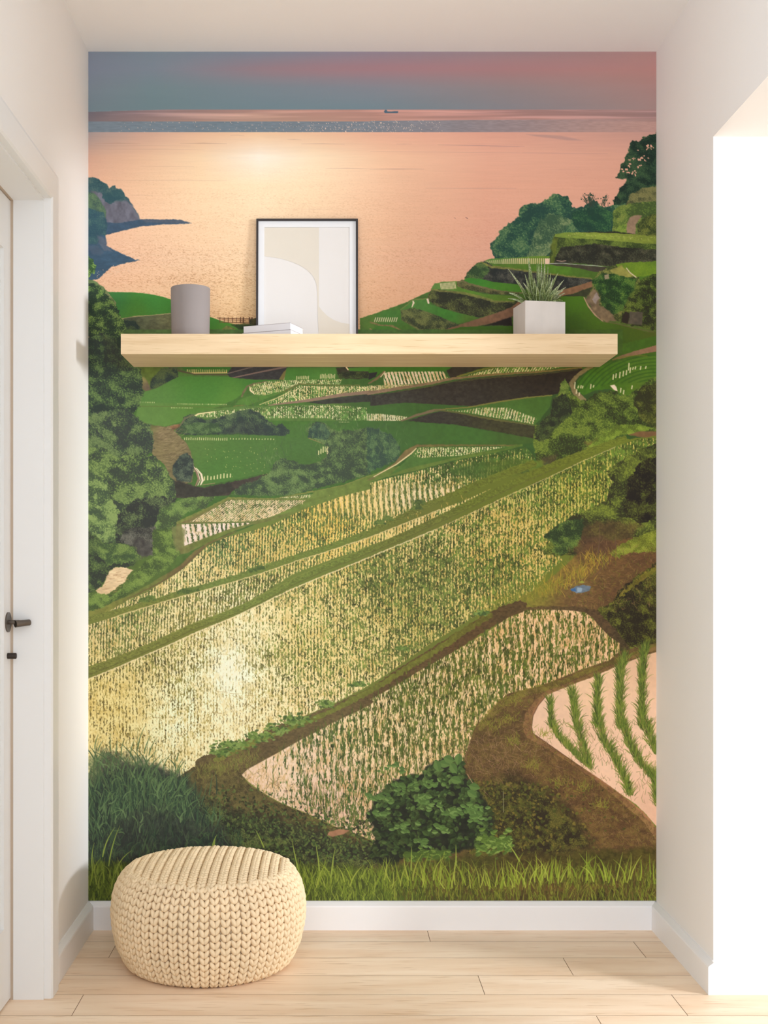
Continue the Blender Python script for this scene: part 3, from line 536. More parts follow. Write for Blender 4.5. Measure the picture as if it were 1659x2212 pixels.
    s.rice(E((620,928),(840,802),(1100,804),(1290,804),(1200,850),(1090,900),(980,926),(800,930)), (234,206,166), (94,118,66), cover=lambda x, y: .40+.2*np.clip((y-1110)/-30, 0, 1), period=5.5, slant=-1.2, fx=1.8, fy=3.5, rowamp=.45, k=3, lowamp=.3)
    for i in range(34):
        zx = 850+i*12.6; s.line(E((zx, 826),(zx+1, 808)), 2.2, (244,214,180), alpha=.9*R.rand())
    s.rice(E((568,942),(940,934),(975,938),(860,965),(740,1010),(580,1070),(572,1000)), (242,216,196), (88,114,66), cover=lambda x, y: .24+.24*np.clip((x-400)/70, 0, 1), period=11, slant=.15, fx=2, fy=6, rowamp=.7, k=4, lowamp=.1)
    s.line(E((560,940),(800,934),(980,930)), 2.4, (104,122,64)); s.line(E((560,945),(572,1010),(580,1072)), [4,5,4], (118,124,78), alpha=.5)
    s.rice(E((1130,790),(1320,770),(1420,750),(1300,795)), (230,214,170), (100,128,66), cover=.5, period=5, slant=-.5, fx=1.8, fy=4, k=5)
    # field A (tapered, brightest stripes)
    fieldA = [(215,1329)]+E()+[(262,1300),(318,1272),(365,1250),(400,1225),(425,1200),(448,1180),(490,1160),(540,1148),(590,1132),(660,1098),(740,1062),(800,1043)]+F((90,680),(260,640),(480,580),(700,535),(900,500),(955,560),(900,600),(820,640),(700,690),(560,745),(420,790),(260,880),(100,940),(-10,990))+[(760,1165),(700,1185),(640,1205),(560,1228),(480,1253),(400,1276),(320,1298),(250,1322)]
    def covA(x, y):
        c = .53-.10*np.exp(-((x-420)/110)**2-((y-1235)/40)**2)
        c = c+.22*np.clip((x-880)/120, 0, 1)*np.clip((1050-y)/60+.3, 0, 1)+.13*np.exp(-((x-480)/50)**2-((y-1180)/20)**2)
        c = c+.12*np.exp(-((x-560)/130)**2-((y-1120)/25)**2)+.12*np.clip((1000-y)/30, 0, 1)
        return c-.08*np.clip((x-650)/50, 0, 1)*np.clip((1150-y)/80, 0, 1)*np.clip((900-x)/50, 0, 1)
    s.rice(fieldA, gold, gr, cover=covA, period=6.2, slant=-.04, fx=1.9, fy=6, rowamp=.42, k=6, lowamp=.25, contrast=5)
    # distinct curved white stripes inside field A
    for i in range(29):
        fx_ = 664+i*12.1
        top = float(np.interp(fx_, [664,730,800,900,1010],[1090,1064,1045,1043,1050])); bot = float(np.interp(fx_, [664,730,800,870,930,1010],[1112,1118,1120,1104,1084,1062]))
        cx = 4.5 if i % 2 else 3.4
        pts = []; hgt = bot-top
        for q in range(7):
            t_ = q/6.; pts.append((fx_+8*t_*t_-3*t_+3*math.sin(t_*3+i)*.3, top+hgt*t_))
        wv_ = max(2., 6.4-abs(i-17)*.22)
        if i > 1: s.line(pts, [1, wv_*.8, wv_, wv_, wv_*.9, wv_*.7, 1], gradf((690,1120,(246,206,124)),(780,1110,(250,220,156)),(900,1070,(253,228,190)),(960,1060,(250,224,186))), alpha=.95, rough=1.3, soft=1.2)
        s.line([(p0[0]+6, p0[1]) for p0 in pts], 4.4, gr, alpha=.6, rough=1.5, soft=2, var=.3, vs=(2,3))
    for q in range(1500):   # tufts over the stripes
        px = 650+R.rand()*380; py = 1085-(px-664)*.16+R.rand()*72
        if abs(py-(1100-abs(px-800)*.1)) < 26 and R.rand() < .8: continue
        s.line([(px, py),(px+R.randn()*.5, py-3-R.rand()*3)], 1.1, (88,108,46) if R.rand() < .7 else (226,186,104), alpha=.7)
    # banks between fields
    bankC = gradf((200,1325,(128,136,66)),(420,1200,(110,126,60)),(640,1090,(114,138,66)),(900,1010,(104,130,58)),(1150,960,(88,118,44)))
    s.fill(E((1340,752),(1500,722),(1659,662),(1659,740),(1500,780),(1340,835),(1200,870),(1000,930),(900,965),(760,1030),(700,1075),(660,1124),(640,1124),(720,1060),(590,1080),(740,1010),(960,945),(1100,895),(1300,815),(1450,770),(1300,800)), bankC, rough=.8, var=.14)
    s.fill(G((30,455),(100,430),(250,370),(390,295),(480,240),(560,190),(640,110),(720,60),(860,0),(900,-10),(720,75),(660,130),(580,205),(460,285),(370,345),(270,385),(140,460),(30,500)), gradf((220,1325,(132,136,66)),(400,1240,(118,106,66)),(330,1280,(112,124,62))), rough=1, var=.16)
    s.line(G((250,385),(380,325),(470,275),(560,215),(640,140),(700,82)), [1.5,2.5,3,4,4,2], (112,92,66), rough=.8, alpha=.7)
    s.fill(F((-20,668),(90,625),(240,590),(400,560),(640,510),(880,480),(880,492),(700,535),(480,575),(260,635),(90,672),(-20,708)), bankC, rough=.8, var=.14)
    s.fill(F((-20,690),(60,640),(140,590),(200,515),(270,482),(560,482),(850,484),(800,492),(520,492),(270,498),(235,530),(180,580),(80,640),(0,690)), gradf((810,1030,(126,122,76)),(860,1000,(128,112,72)),(1000,962,(110,108,56))), rough=.8, var=.15)
    s.fill(F((110,660),(190,590),(240,540),(280,496),(780,494),(820,502),(640,525),(480,560),(300,600),(200,625)), gradf((880,990,(82,124,56)),(1000,975,(72,112,44))), rough=.6, var=.1)
    s.rice(F((280,500),(780,496),(700,512),(540,545),(300,560),(250,550)), (228,220,170), (78,116,52), cover=.60, period=5.6, slant=-.1, fx=1.7, fy=4, rowamp=.4, k=7, lowamp=.2)
    s.line(F((265,505),(235,535),(150,598),(20,668)), [2,3,2.4,1.5], (236,216,170))
    s.fill(F((430,640),(560,600),(820,560),(1000,575),(1000,610),(900,640),(700,690)), gradf((1000,1015,(66,100,40)),(1120,1000,(78,104,34)),(1150,1005,(110,130,40))), rough=3, soft=3, alpha=.75, var=.15)
    s.foliage(F((810,640),(850,610),(900,600),(920,640),(840,655)), (40,52,26),(58,80,32),(90,112,44), size=5, rough=2, k=8)
    # green bank A|B (upper diagonal)
    def ribbon(pts, ws, c, **kw):
        kw['var'] = .26; kw['vs'] = (3.5, 2.2); kw['rough'] = 1.8; s.line(pts, ws, c, **kw)
    ab = [(186,1338),(230,1327),(300,1308),(380,1284),(470,1258),(560,1229),(640,1202),(720,1177),(800,1148),(860,1120),(905,1098),(960,1076),(1020,1052),(1080,1028),(1150,1002)]
    ribbon(ab, [12,10,9,10,9,8,9,9,10,11,12,13,16,18,16], bank, rough=1.4, var=.16, soft=1.2)
    for px, py in ((405,1275),(420,1273),(395,1278),(325,1292),(312,1296),(905,1085),(545,1232),(900,1096),(820,1128),(838,1120),(560,1226)): s.foliage([(px-14,py+5),(px-10,py-3),(px,py-6),(px+10,py-3),(px+14,py+5)], (72,96,52),(92,118,56),(118,140,66), size=4, rough=2, k=int(px) % 9)
    # field B (narrow middle strip)
    fB = [(190,1350),(240,1335),(300,1316),(380,1292),(470,1267),(560,1240),(640,1212),(720,1187),(800,1160),(870,1132),(950,1101),(1010,1078),(1060,1056)]
    fB2 = [(1030,1072),(960,1108),(900,1137),(830,1168),(780,1190),(730,1203),(680,1222),(630,1242),(600,1262),(560,1286),(520,1308),(480,1325),(430,1350),(380,1372),(330,1394),(280,1416),(230,1436),(190,1452)]
    def covB(x, y): return .545+.10*np.exp(-((x-560)/80)**2-((y-1260)/25)**2)-.12*np.clip((x-650)/80, 0, 1)*np.clip((1000-x)/100, 0, 1)-.06*np.clip((260-x)/60, 0, 1)
    s.rice(fB+fB2, gold, gr, cover=covB, period=6.5, slant=-.03, fx=2, fy=7, rowamp=.42, k=8, lowamp=.2)
    s.line(fB[1:-2], 2.2, (238,214,160), alpha=.7, rough=1)
    # bank B|C
    bc = [(186,1452),(230,1436),(290,1412),(350,1386),(410,1356),(470,1334),(530,1310),(590,1280),(630,1258),(700,1226),(760,1203),(800,1186),(860,1163),(930,1130),(990,1102),(1060,1068),(1130,1035),(1200,1004),(1280,972),(1350,946)]
    ribbon(bc, [20,19,17,15,14,14,14,13,13,13,14,14,14,14,15,16,17,17,15,10], bank, rough=1.2, var=.16, soft=1.2)
    s.line([(a+3, b_+6) for a, b_ in bc[:-2]], 2.2, (96,100,48), alpha=.55, rough=1)
    s.line([(a, b_-6.5) for a, b_ in bc[2:12]], 2, (150,160,80), alpha=.4, rough=1.5)
    # field C (the largest)
    fC = [(190,1466),(250,1442),(310,1416),(370,1390),(430,1362),(500,1334),(560,1306),(620,1276),(700,1242),(780,1210),(860,1176),(940,1143),(1020,1106),(1100,1068),(1180,1032),(1260,994),(1330,964),(1380,948),(1418,946),(1418,960),(1370,990),(1320,1060),(1290,1120),(1230,1150),(1190,1180),(1215,1210),(1180,1240),(1140,1290),(1090,1305),(1060,1320),(1030,1330),(980,1360),(930,1390),(880,1425),(830,1460),(780,1490),(720,1520),(650,1550),(590,1575),(530,1605),(470,1640),(430,1672),(400,1700),(190,1705)]
    def covC(x, y):
        c = .50+.135*np.clip((x-660)/250, 0, 1)-.17*np.exp(-((x-495)/45)**2-((y-1450)/110)**2)-.10*np.clip((y-1480)/120, 0, 1)*np.clip((760-x)/150, 0, 1)
        c = c+.10*np.exp(-((x-900)/160)**2-((y-1240)/60)**2)+.10*np.clip((x-1180)/80, 0, 1)*np.clip((1060-y)/60, 0, 1)-.10*np.exp(-((x-1140)/60)**2-((y-1120)/50)**2)
        c = c-.08*np.exp(-((x-560)/90)**2-((y-1340)/26)**2)-.045-.05*np.clip((520-x)/200, 0, 1)*np.clip((y-1420)/60, 0, 1)
        return c
    s.rice(fC, gold, gr, cover=covC, period=7., slant=.0, fx=1.9, fy=6.5, rowamp=.30, k=10, lowamp=.22, contrast=4.4, gvar=.3)
    s.line([(a, b_+1.5) for a, b_ in fC[:12]], 2.4, (246,226,184), alpha=.75, rough=1.2); s.line([(a, b_+1.5) for a, b_ in fC[11:17]], 1.8, (224,202,150), alpha=.6, rough=1)
    r = s.box(400, 1290, 660, 1640); xx, yy = s.grid(r)   # sun glint on the water (part of the print)
    g = np.exp(-((xx-496)/26)**2-((yy-1440)/42)**2)*.75+np.exp(-((xx-500)/52)**2-((yy-1500)/120)**2)*.38
    g = g*(.25+.95*np.clip((s.n1(xx, yy, 2, 5, 3)-.3)*3, 0, 1))*np.clip((yy-(1336-.5*(xx-500)))/4, 0, 1)
    s.put(r, np.clip(g, 0, 1), s.col((255,248,226), xx, yy))
    for px, py in ((478,1494),(506,1498),(470,1540),(545,1490),(402,1322),(460,1382),(340,1550),(515,1505),(540,1502)):
        s.line([(px-9, py),(px+9, py+1)], 1.3, (176,150,92), alpha=.7)
    # ---- stream at the left
    s.fill(G((70,335),(110,310),(130,280),(130,240),(190,200),(240,205),(290,215),(250,260),(240,290),(200,310),(180,330),(130,362),(85,355)), gradf((245,1240,(246,214,178)),(215,1275,(232,198,160))), rough=2, soft=1, var=.12, vs=(9,3))
    for q in range(26):
        px, py = G((110+R.rand()*150, 225+R.rand()*120))[0]; s.line([(px, py),(px+5+R.rand()*6, py-2)], 1.1, (190,148,112), alpha=.7)
    s.foliage(E((180,1124),(230,980),(300,960),(420,960),(400,1124)), (56,58,54),(84,86,78),(116,116,106), size=6, rough=3, k=3)
    s.foliage(G((20,-20),(120,60),(220,60),(300,90),(340,150),(280,200),(200,200),(150,220),(130,270),(100,310),(60,340),(20,360)), (52,62,52),(70,94,58),(104,130,74), size=9, rough=4, k=4, bright=-.04)
    s.foliage(G((80,60),(200,60),(300,80),(330,150),(250,180),(150,190),(90,140)), (64,90,58),(90,120,66),(128,156,84), size=6, rough=5, k=5, bright=.0)
    s.foliage(G((400,-20),(520,-20),(530,60),(560,120),(500,200),(420,250),(330,310),(240,370),(120,430),(30,460),(30,350),(80,355),(170,360),(210,330),(250,280),(300,230),(360,170),(400,140)), (68,92,52),(98,128,62),(130,160,78), size=7, rough=3, k=6, bright=.05)
    s.fill(G((510,-30),(560,-40),(590,-10),(580,80),(540,110),(520,60)), (126,132,82), rough=2, soft=2, alpha=.8, var=.15)
    s.fill(G((280,40),(330,30),(380,60),(400,130),(340,145),(300,90)), (76,74,70), rough=4, soft=3, alpha=.8, var=.3)
    # ---- right slope with dry grass and the lower bank
    s.foliage(F((1120,930),(1200,880),(1290,840),(1370,800),(1400,700),(1360,640),(1500,540),(1600,490),(1659,470),(1659,1124),(1000,1124),(1060,1000),(1110,960)), (46,50,26),(78,92,36),(124,140,50), size=11, rough=5, k=7, bright=-.03)
    s.foliage(F((1470,830),(1480,700),(1540,600),(1659,540),(1659,900),(1560,940),(1480,900)), (30,26,18),(52,54,26),(88,100,38), size=11, rough=6, k=9, bright=-.12)
    s.fill(F((1180,1000),(1300,930),(1480,920),(1560,960),(1500,1040),(1400,1124),(1180,1124)), (96,74,44), rough=8, rs=12, soft=6, alpha=.6, var=.3, vs=(6,4))
    s.foliage(H((1000,20),(1100,-60),(1230,-80),(1220,40),(1180,90),(1090,140),(1050,110),(1070,80)), (38,58,30),(66,92,42),(106,132,56), size=7, rough=4, k=10)
    s.fill(H((860,380),(1000,300),(1140,180),(1260,60),(1659,20),(1659,700),(1560,680),(1440,640),(1380,540),(1280,460),(1000,440),(880,440),(800,470)), gradf((1150,1270,(128,124,48)),(1240,1200,(132,108,50)),(1300,1190,(108,78,46)),(1400,1200,(100,72,44)),(1250,1300,(112,86,52)),(1330,1290,(96,70,42)),(1400,1340,(72,66,32))), rough=3, var=.22, vs=(7,4))
    s.foliage(H((1380,120),(1460,60),(1560,20),(1659,-20),(1659,110),(1500,120),(1420,150)), (96,104,34),(120,134,40),(150,160,60), size=6, rough=4, k=11)
    s.fill(H((1180,110),(1230,30),(1330,20),(1440,60),(1380,130),(1290,170),(1220,190)), (86,62,42), rough=6, soft=5, alpha=.7, var=.3, vs=(5,4))
    s.foliage(H((1440,330),(1560,240),(1659,170),(1659,640),(1560,650),(1490,670),(1440,620),(1380,530),(1300,450),(1400,400)), (36,32,16),(62,64,24),(104,112,36), size=8, rough=4, k=12, bright=-.04)
    s.line(H((1450,360),(1560,270),(1659,200)), [8,12,10], (132,124,40), rough=4, alpha=.7, var=.3)
    for q in range(700):
        px, py = H((1140+R.rand()*520, 60+R.rand()*400))[0]
        if py < 1345-.55*(px-1120): 
            if R.rand() < .5: continue
        s.blade(px, py, 6+R.rand()*8, R.randn()*.9, R.randn()*.5, 1.1, [(152,122,82),(74,52,32),(128,112,44),(104,112,36)][R.randint(4)], alpha=.7)
    for q in range(260):   # yellow dry tufts
        c_ = ((1255,1240),(1290,1215),(1180,1275),(1220,1258))[R.randint(4)]; s.blade(c_[0]+R.randn()*16, c_[1]+R.randn()*9, 12+R.rand()*12, R.randn()*.5, R.randn()*.6, 1.3, [(190,160,56),(160,134,44),(128,130,40)][R.randint(3)], alpha=.85)
    for q in range(500):
        t_ = R.rand(); s.blade(1040+t_*150+R.randn()*16, 1335-t_*75+R.randn()*14, 7+R.rand()*8, R.randn()*.4, R.randn()*.5, 1.2, [(134,140,44),(104,118,38),(150,146,56)][R.randint(3)], alpha=.8)
    for a_, b_ in (((1325,-40),(1318,160)),((1330,20),(1310,140)),((1415,30),(1420,110)),((1338,90),(1336,180)),((1300,250),(1420,120))): s.line(H(a_, b_), 1.3, (104,80,62), alpha=.8)
    s.fill(H((1155,330),(1190,310),(1230,304),(1275,312),(1265,340),(1220,350),(1190,352)), (112,126,140), rough=1, var=.2); s.fill(H((1155,330),(1185,322),(1190,340),(1165,340)), (60,104,150)); s.fill(H((1195,318),(1225,322),(1220,345),(1195,345)), (150,170,186), rough=.7); s.fill(H((1205,290),(1222,278),(1240,290),(1225,296)), (150,156,60), rough=1)
    # bank between field C and the lower paddy
    brown = gradf((500,1640,(104,88,58)),(700,1540,(104,92,60)),(900,1430,(96,78,48)),(1000,1370,(92,72,42)),(1100,1330,(86,70,40)),(1200,1310,(104,80,50)),(1180,1500,(108,80,50)),(1050,1580,(96,76,44)),(1250,1650,(104,74,46)),(1330,1720,(92,64,40)),(1400,1800,(100,72,46)),(520,1700,(86,78,50)),(700,1790,(78,70,42)),(450,1720,(90,84,52)))
    s.line(H((-20,960),(60,905),(200,810),(400,690),(560,590),(700,500),(800,455),(870,430)), [30,30,30,32,32,30,30,26], brown, rough=2.5, var=.25, vs=(5,3))
    s.line(I((700,330),(850,270),(1000,200),(1150,130),(1300,80),(1450,20),(1600,-50),(1680,-90)), [40,36,32,30,28,28,28,28], brown, rough=2.5, var=.25, vs=(5,3))
    edgeg = gradf((500,1630,(122,126,56)),(700,1515,(112,124,50)),(900,1400,(116,126,46)),(1050,1330,(104,108,38)))
    s.line([(470,1640),(540,1606),(620,1578),(700,1545),(770,1508),(830,1475),(890,1436),(950,1400),(1000,1365),(1060,1330)], [16,14,13,12,12,13,13,13,13,12], edgeg, rough=3.5, var=.22, alpha=.85)
    s.fill(I((700,345),(760,322),(900,250),(1100,165),(1300,90),(1480,10),(1680,-80),(1700,-20),(1450,95),(1260,195),(1100,285),(950,362),(900,400),(760,400)), brown, rough=2, var=.25, vs=(5,3))
    # ---- lower paddy (pointed)
    pad = H((870,465),(900,448),(1000,446),(1150,450),(1240,462),(1280,490),(1340,560),(1380,600),(1440,640),(1440,690),(1380,740),(1200,800),(1080,850),(980,890),(800,930),(740,980),(620,1124))+J((600,100),(580,200),(540,300),(500,420),(300,500),(100,700),(20,790),(0,770))+I((1700,780),(1640,750),(1550,715),(1450,680),(1300,610),(1150,550),(1050,495),(960,430),(915,385),(950,352),(1100,270),(1260,180),(1450,80),(1659,-20),(1680,-40))+H((0,965),(120,900),(300,790),(500,680),(700,560),(800,490))
    pw = gradf((620,1650,(240,206,176)),(700,1750,(226,184,158)),(800,1560,(246,214,170)),(900,1500,(248,218,172)),(1150,1340,(238,196,152)),(1250,1400,(232,188,148)),(1000,1480,(240,206,160)),(560,1670,(238,200,170)))
    pg = gradf((700,1680,(72,98,52)),(900,1600,(88,104,44)),(1000,1450,(92,104,38)),(1200,1400,(84,96,32)))
    def covP(x, y): return .44+.06*np.clip((x-640)/100, 0, 1)-.25*np.clip((640-x)/60, 0, 1)+.06*np.exp(-((x-1000)/150)**2-((y-1430)/80)**2)-.06*np.clip((y-1560)/100, 0, 1)*np.clip((860-x)/100, 0, 1)
    s.fill(H((860,440),(1000,425),(1200,430),(1300,445),(1420,560),(1510,680),(1440,730),(1300,600),(1000,500)), gradf((1150,1315,(96,80,46)),(1300,1340,(84,66,42)),(1350,1400,(70,60,36))), rough=2.5, var=.3, vs=(4,3))
    s.rice(pad, pw, pg, cover=covP, period=14, slant=-.0, fx=2.1, fy=11, rowamp=.24, k=11, lowamp=.2, contrast=5, gvar=.3)
    def inside(pts, px, py):
        c = False; n = len(pts)
        for i in range(n):
            ax, ay = pts[i]; bx, by = pts[(i+1) % n]
            if (ay > py) != (by > py) and px < ax+(py-ay)*(bx-ax)/(by-ay): c = not c
        return c
    for q in range(5200):
        px = 560+R.rand()*760; py = 1345+R.rand()*440
        px = round((px-.06*(py-1400))/14.)*14+.06*(py-1400)+R.randn()*2.6
        if not inside(pad, px, py): continue
        dens = 1 if px > 640 else .25
        if R.rand() > dens: continue
        L = 9+R.rand()*8+(py-1400)*.022
        s.blade(px, py, L, R.randn()*.17, R.randn()*.3, 1.3+R.rand()*.8, [(84,112,42),(64,88,38),(104,124,48),(70,74,30)][R.randint(4)], alpha=.85)
    # ---- path and mound on the right
    mound = H((1440,690),(1560,660),(1659,640),(1659,700),(1500,745),(1400,780),(1280,850),(1150,895),(1030,925),(980,970),(940,1030),(925,1124))+J((935,140),(1000,190),(1100,260),(1240,350),(1320,420),(1450,500),(1550,590),(1659,700),(1680,1124),(0,1124),(-200,1124))+I((1200,1150),(1400,1120),(1640,760),(1659,780))+J((20,790),(100,700),(300,500),(500,420),(540,300),(590,150),(640,40))+H((620,1124),(740,980),(800,930),(980,890),(1080,850),(1200,800),(1380,740))
    s.fill(mound, brown, rough=1.5, var=.24, vs=(6,4))
    s.line(H((1659,650),(1500,715),(1400,752),(1260,800),(1120,860),(1000,900),(860,935),(760,990),(690,1060),(640,1124)), [12,11,9,9,10,14,16,18,18,16], gradf((1400,1405,(112,106,40)),(1200,1470,(124,120,44)),(1050,1530,(124,120,48))), rough=3, alpha=.75, var=.25)
    s.line(H((1659,665),(1500,728),(1400,775),(1300,818),(1150,880),(1020,930),(960,990),(915,1060),(905,1124))+J((915,150),(1020,215),(1150,300),(1300,400),(1450,520),(1560,610),(1600,650),(1659,740)), [6,6,6,7,8,10,14,17,18,16,12,10,10,13,16,14,14], gradf((1150,1560,(152,108,78)),(1300,1480,(128,96,62)),(1300,1690,(146,102,72)),(1400,1790,(160,116,84)),(1200,1620,(140,98,66))), rough=1, var=.1)
    s.foliage(mound, (66,54,32),(104,92,46),(134,122,62), size=6, rough=2, k=9, alpha=.38, bright=.02)
    # ---- far right paddy with five rows of tufts
    rp = H((1659,690),(1560,720),(1480,752),(1400,785),(1300,830),(1180,875),(1080,915),(1020,940),(970,1000),(940,1060),(932,1124))+J((940,145),(1000,185),(1110,262),(1230,345),(1330,410),(1440,490),(1540,560),(1600,620),(1659,690))
    s.fill(rp, gradf((1180,1560,(236,196,174)),(1300,1480,(240,200,172)),(1400,1430,(226,184,158)),(1330,1650,(240,198,176)),(1410,1750,(226,182,160)),(1400,1560,(238,198,176))), rough=.7, var=.03)
    s.line(H((1020,940),(970,1000),(940,1060),(932,1124))+J((940,145),(1000,187),(1110,264),(1230,348)), 1.8, (96,70,48), alpha=.8)
    rows = [H((1040,960),(1045,1124))+J((1055,90),(1080,160),(1140,220),(1250,330)),
            H((1165,900),(1180,1020),(1190,1124))+J((1200,100),(1225,200),(1250,290),(1275,345)),
            H((1320,830),(1310,950),(1312,1124))+J((1320,60),(1345,180),(1410,280),(1470,400),(1500,500)),
            H((1470,700),(1445,800),(1440,950),(1445,1124))+J((1455,80),(1500,210),(1560,310),(1640,400),(1659,520)),
            H((1590,650),(1575,750),(1570,900),(1570,1124))+J((1590,80),(1620,180),(1659,260)),
            J((1640,370),(1650,480),(1659,560))]
    for ri, rw in enumerate(rows):
        wd = (5, 8, 8.5, 9.5, 9, 5)[ri]
        s.line(rw, [wd*.8]+[wd*1.5]*(len(rw)-2)+[wd*.8], (84,96,36), rough=4, alpha=.55, soft=3, var=.25, vs=(3,5))
        seg = [math.hypot(rw[i+1][0]-rw[i][0], rw[i+1][1]-rw[i][1]) for i in range(len(rw)-1)]; tot = sum(seg)
        for q in range(int(tot*3.6)):
            t_ = R.rand()*tot; i = 0
            while i < len(seg)-1 and t_ > seg[i]: t_ -= seg[i]; i += 1
            f_ = t_/seg[i]; px = rw[i][0]*(1-f_)+rw[i+1][0]*f_; py = rw[i][1]*(1-f_)+rw[i+1][1]*f_
            sp_ = R.randn(); s.blade(px+sp_*wd*.45, py+R.rand()*4, 11+R.rand()*9, sp_*.17+R.randn()*.18, sp_*.2+R.randn()*.2, 1.3+R.rand()*.6, [(96,120,40),(72,98,34),(116,138,50),(60,74,30),(128,140,60)][R.randint(5)], alpha=.9)
    for q in range(420):
        px = 1190+R.rand()*230; py = 1560+R.rand()*180
        if inside(rp, px, py): s.blade(px, py, 8+R.rand()*9, R.randn()*.5, R.randn()*.5, 1.1, [(110,104,56),(96,112,46),(140,104,74)][R.randint(3)], alpha=.7)
    # grass on the mound
    for q in range(4600):
        px = 1000+R.rand()*418; py = 1480+R.rand()*400
        if not inside(mound, px, py) or inside(rp, px, py): continue
        low = py > 1700-.2*(px-1000)
        cset = [(128,124,50),(74,58,34),(138,106,74),(106,110,42),(152,120,86),(60,48,28)]
        s.blade(px, py, 5+R.rand()*8, R.randn()*1.1, R.randn()*.7, 1.1, cset[R.randint(6)], alpha=.65)
    s.fill(J((560,560),(800,380),(1000,450),(1200,640),(1250,780),(1000,830),(620,800)), (40,34,20), rough=14, rs=20, soft=14, alpha=.75, var=.3)
    s.foliage(J((560,480),(800,400),(1000,480),(1180,640),(1300,800),(1000,900),(560,900)), (38,34,22),(72,78,32),(118,116,48), size=7, rough=16, k=7, soft=14, alpha=.8, bright=-.06)
    for q in range(1100):
        px, py = J((560+abs(R.randn())*300, 420+R.rand()*420))[0]
        L = 4+R.rand()*6; c_ = [(64,74,30),(92,98,38),(120,110,46),(52,48,26),(78,86,34)][R.randint(5)]
        s.leaf(px, py, L, R.rand()*3.1, L*.55, c_, alpha=.85)
    for q in range(380):
        px, py = J((700+R.randn()*140, 270+R.randn()*90))[0]; s.blade(px, py, 12+R.rand()*14, R.randn()*1.2, R.randn()*.9, 1.1, [(158,128,98),(132,104,76),(104,82,54)][R.randint(3)], alpha=.75)
    for cx, cy in ((1100,1555),(1110,1600),(1150,1655),(1110,1515),(1210,1690),(1260,1700),(1060,1570),(1180,1585),(1300,1740)):
        for q in range(40): s.blade(cx+R.randn()*12, cy+R.randn()*6, 8+R.rand()*8, R.randn()*.7, R.randn()*.6, 1.2, [(132,136,46),(112,122,40),(150,144,62)][R.randint(3)], alpha=.8)
    # ---- left lower bank, vines
    s.fill(I((540,400),(640,340),(740,320),(900,345),(915,385),(960,440),(1050,500),(1150,555),(1300,615),(1450,685),(1560,720),(1640,755),(1700,800),(1700,1124),(500,1124)), brown, rough=2, var=.28, vs=(6,4))
    s.foliage(I((540,400),(640,340),(740,320),(900,345),(915,385),(960,440),(1050,500),(1150,555),(1300,615),(1450,685),(1560,720),(1640,755),(1700,800),(1700,900),(500,900)), (62,56,34),(100,96,52),(132,126,68), size=5, rough=2, k=5, alpha=.5)
    s.fill(I((700,640),(900,600),(1250,700),(1500,760),(1659,800),(1700,1124),(500,1124),(500,800)), (46,42,30), rough=14, rs=18, soft=16, alpha=.85, var=.3)
    s.foliage(I((640,520),(900,600),(1250,690),(1500,760),(1659,800),(1700,930),(500,930),(560,700)), (40,44,34),(66,80,46),(112,126,68), size=9, rough=14, k=6, soft=12, alpha=.9, bright=-.05)
    for q in range(2200):
        px = 440+R.rand()*380; top = 1650+max(0, (px-530))*.42; py = top+R.rand()*(1865-top)
        dkf = (py-top)/(1830-top+1)
        if dkf < .4 and R.rand() < .55: s.blade(px, py, 5+R.rand()*8, R.randn(), R.randn()*.6, 1.1, [(140,118,84),(112,112,52),(74,60,40),(126,124,54)][R.randint(4)], alpha=.7)
        elif dkf >= .25:
            L = 4+R.rand()*6; s.leaf(px, py, L, R.rand()*3.1, L*.5, [(62,88,46),(84,112,56),(48,62,36),(104,124,62),(40,44,30)][R.randint(5)], alpha=.8)
    s.fill(I((1410,735),(1420,712),(1480,698),(1540,705),(1500,728),(1440,742)), (166,120,92), rough=1.2, var=.12)
    for q in range(330):
        t_ = R.rand(); s.blade(440+t_*110+R.randn()*14, 1668-t_*30+R.randn()*10, 7+R.rand()*8, R.randn()*.5, R.randn()*.5, 1.2, [(128,132,60),(104,118,52),(144,140,72)][R.randint(3)], alpha=.75)
    # leafy sprigs on the bank
    for cx, cy, rx, ry, n_ in ((505,1608,38,10,110),(560,1590,30,10,90),(640,1555,32,12,120),(600,1575,26,10,70),(700,1520,20,8,50),(480,1625,22,8,60),(770,1478,20,6,40),(870,1400,16,5,26),(1040,1325,14,5,26)):
        for q in range(n_):
            L = 6+R.rand()*6; s.leaf(cx+R.randn()*rx*.5, cy+R.randn()*ry*.5, L, R.randn()*.5, L*.5, [(92,124,56),(114,146,68),(70,98,50),(130,158,84)][R.randint(4)], alpha=.9)
    # ---- reeds lower left
    s.fill([(188,1700),(240,1660),(330,1650),(400,1680),(440,1760),(520,1830),(600,1946),(188,1946)], (52,60,50), rough=16, rs=22, soft=14, var=.3)
    s.foliage([(188,1640),(230,1620),(300,1640),(350,1660),(420,1700),(450,1790),(400,1840),(188,1860)], (46,58,50),(62,86,60),(92,120,76), size=8, rough=14, k=3, soft=10, alpha=.8, bright=-.05)
    for q in range(1500):
        px = 188+R.rand()*215+(R.rand() < .3)*R.rand()*90; base_ = 1700+R.rand()*150
        top_lim = 1600 if px < 330 else 1600+(px-330)*.9
        L = 22+R.rand()*38
        if base_-L < top_lim-10 and R.rand() < .93: base_ = top_lim+L+R.rand()*60
        if base_ > 1868: continue
        f_ = (base_-1640)/220
        c_ = [(60,92,62),(78,112,74),(46,70,52),(38,52,44),(98,130,86),(52,78,56)][R.randint(6)]
        if base_ > 1800 and R.rand() < .6: c_ = [(40,52,44),(48,62,50)][R.randint(2)]
        s.blade(px, base_, L, R.randn()*.25, R.randn()*.7, 1.6+R.rand()*1.8, c_, alpha=.9)
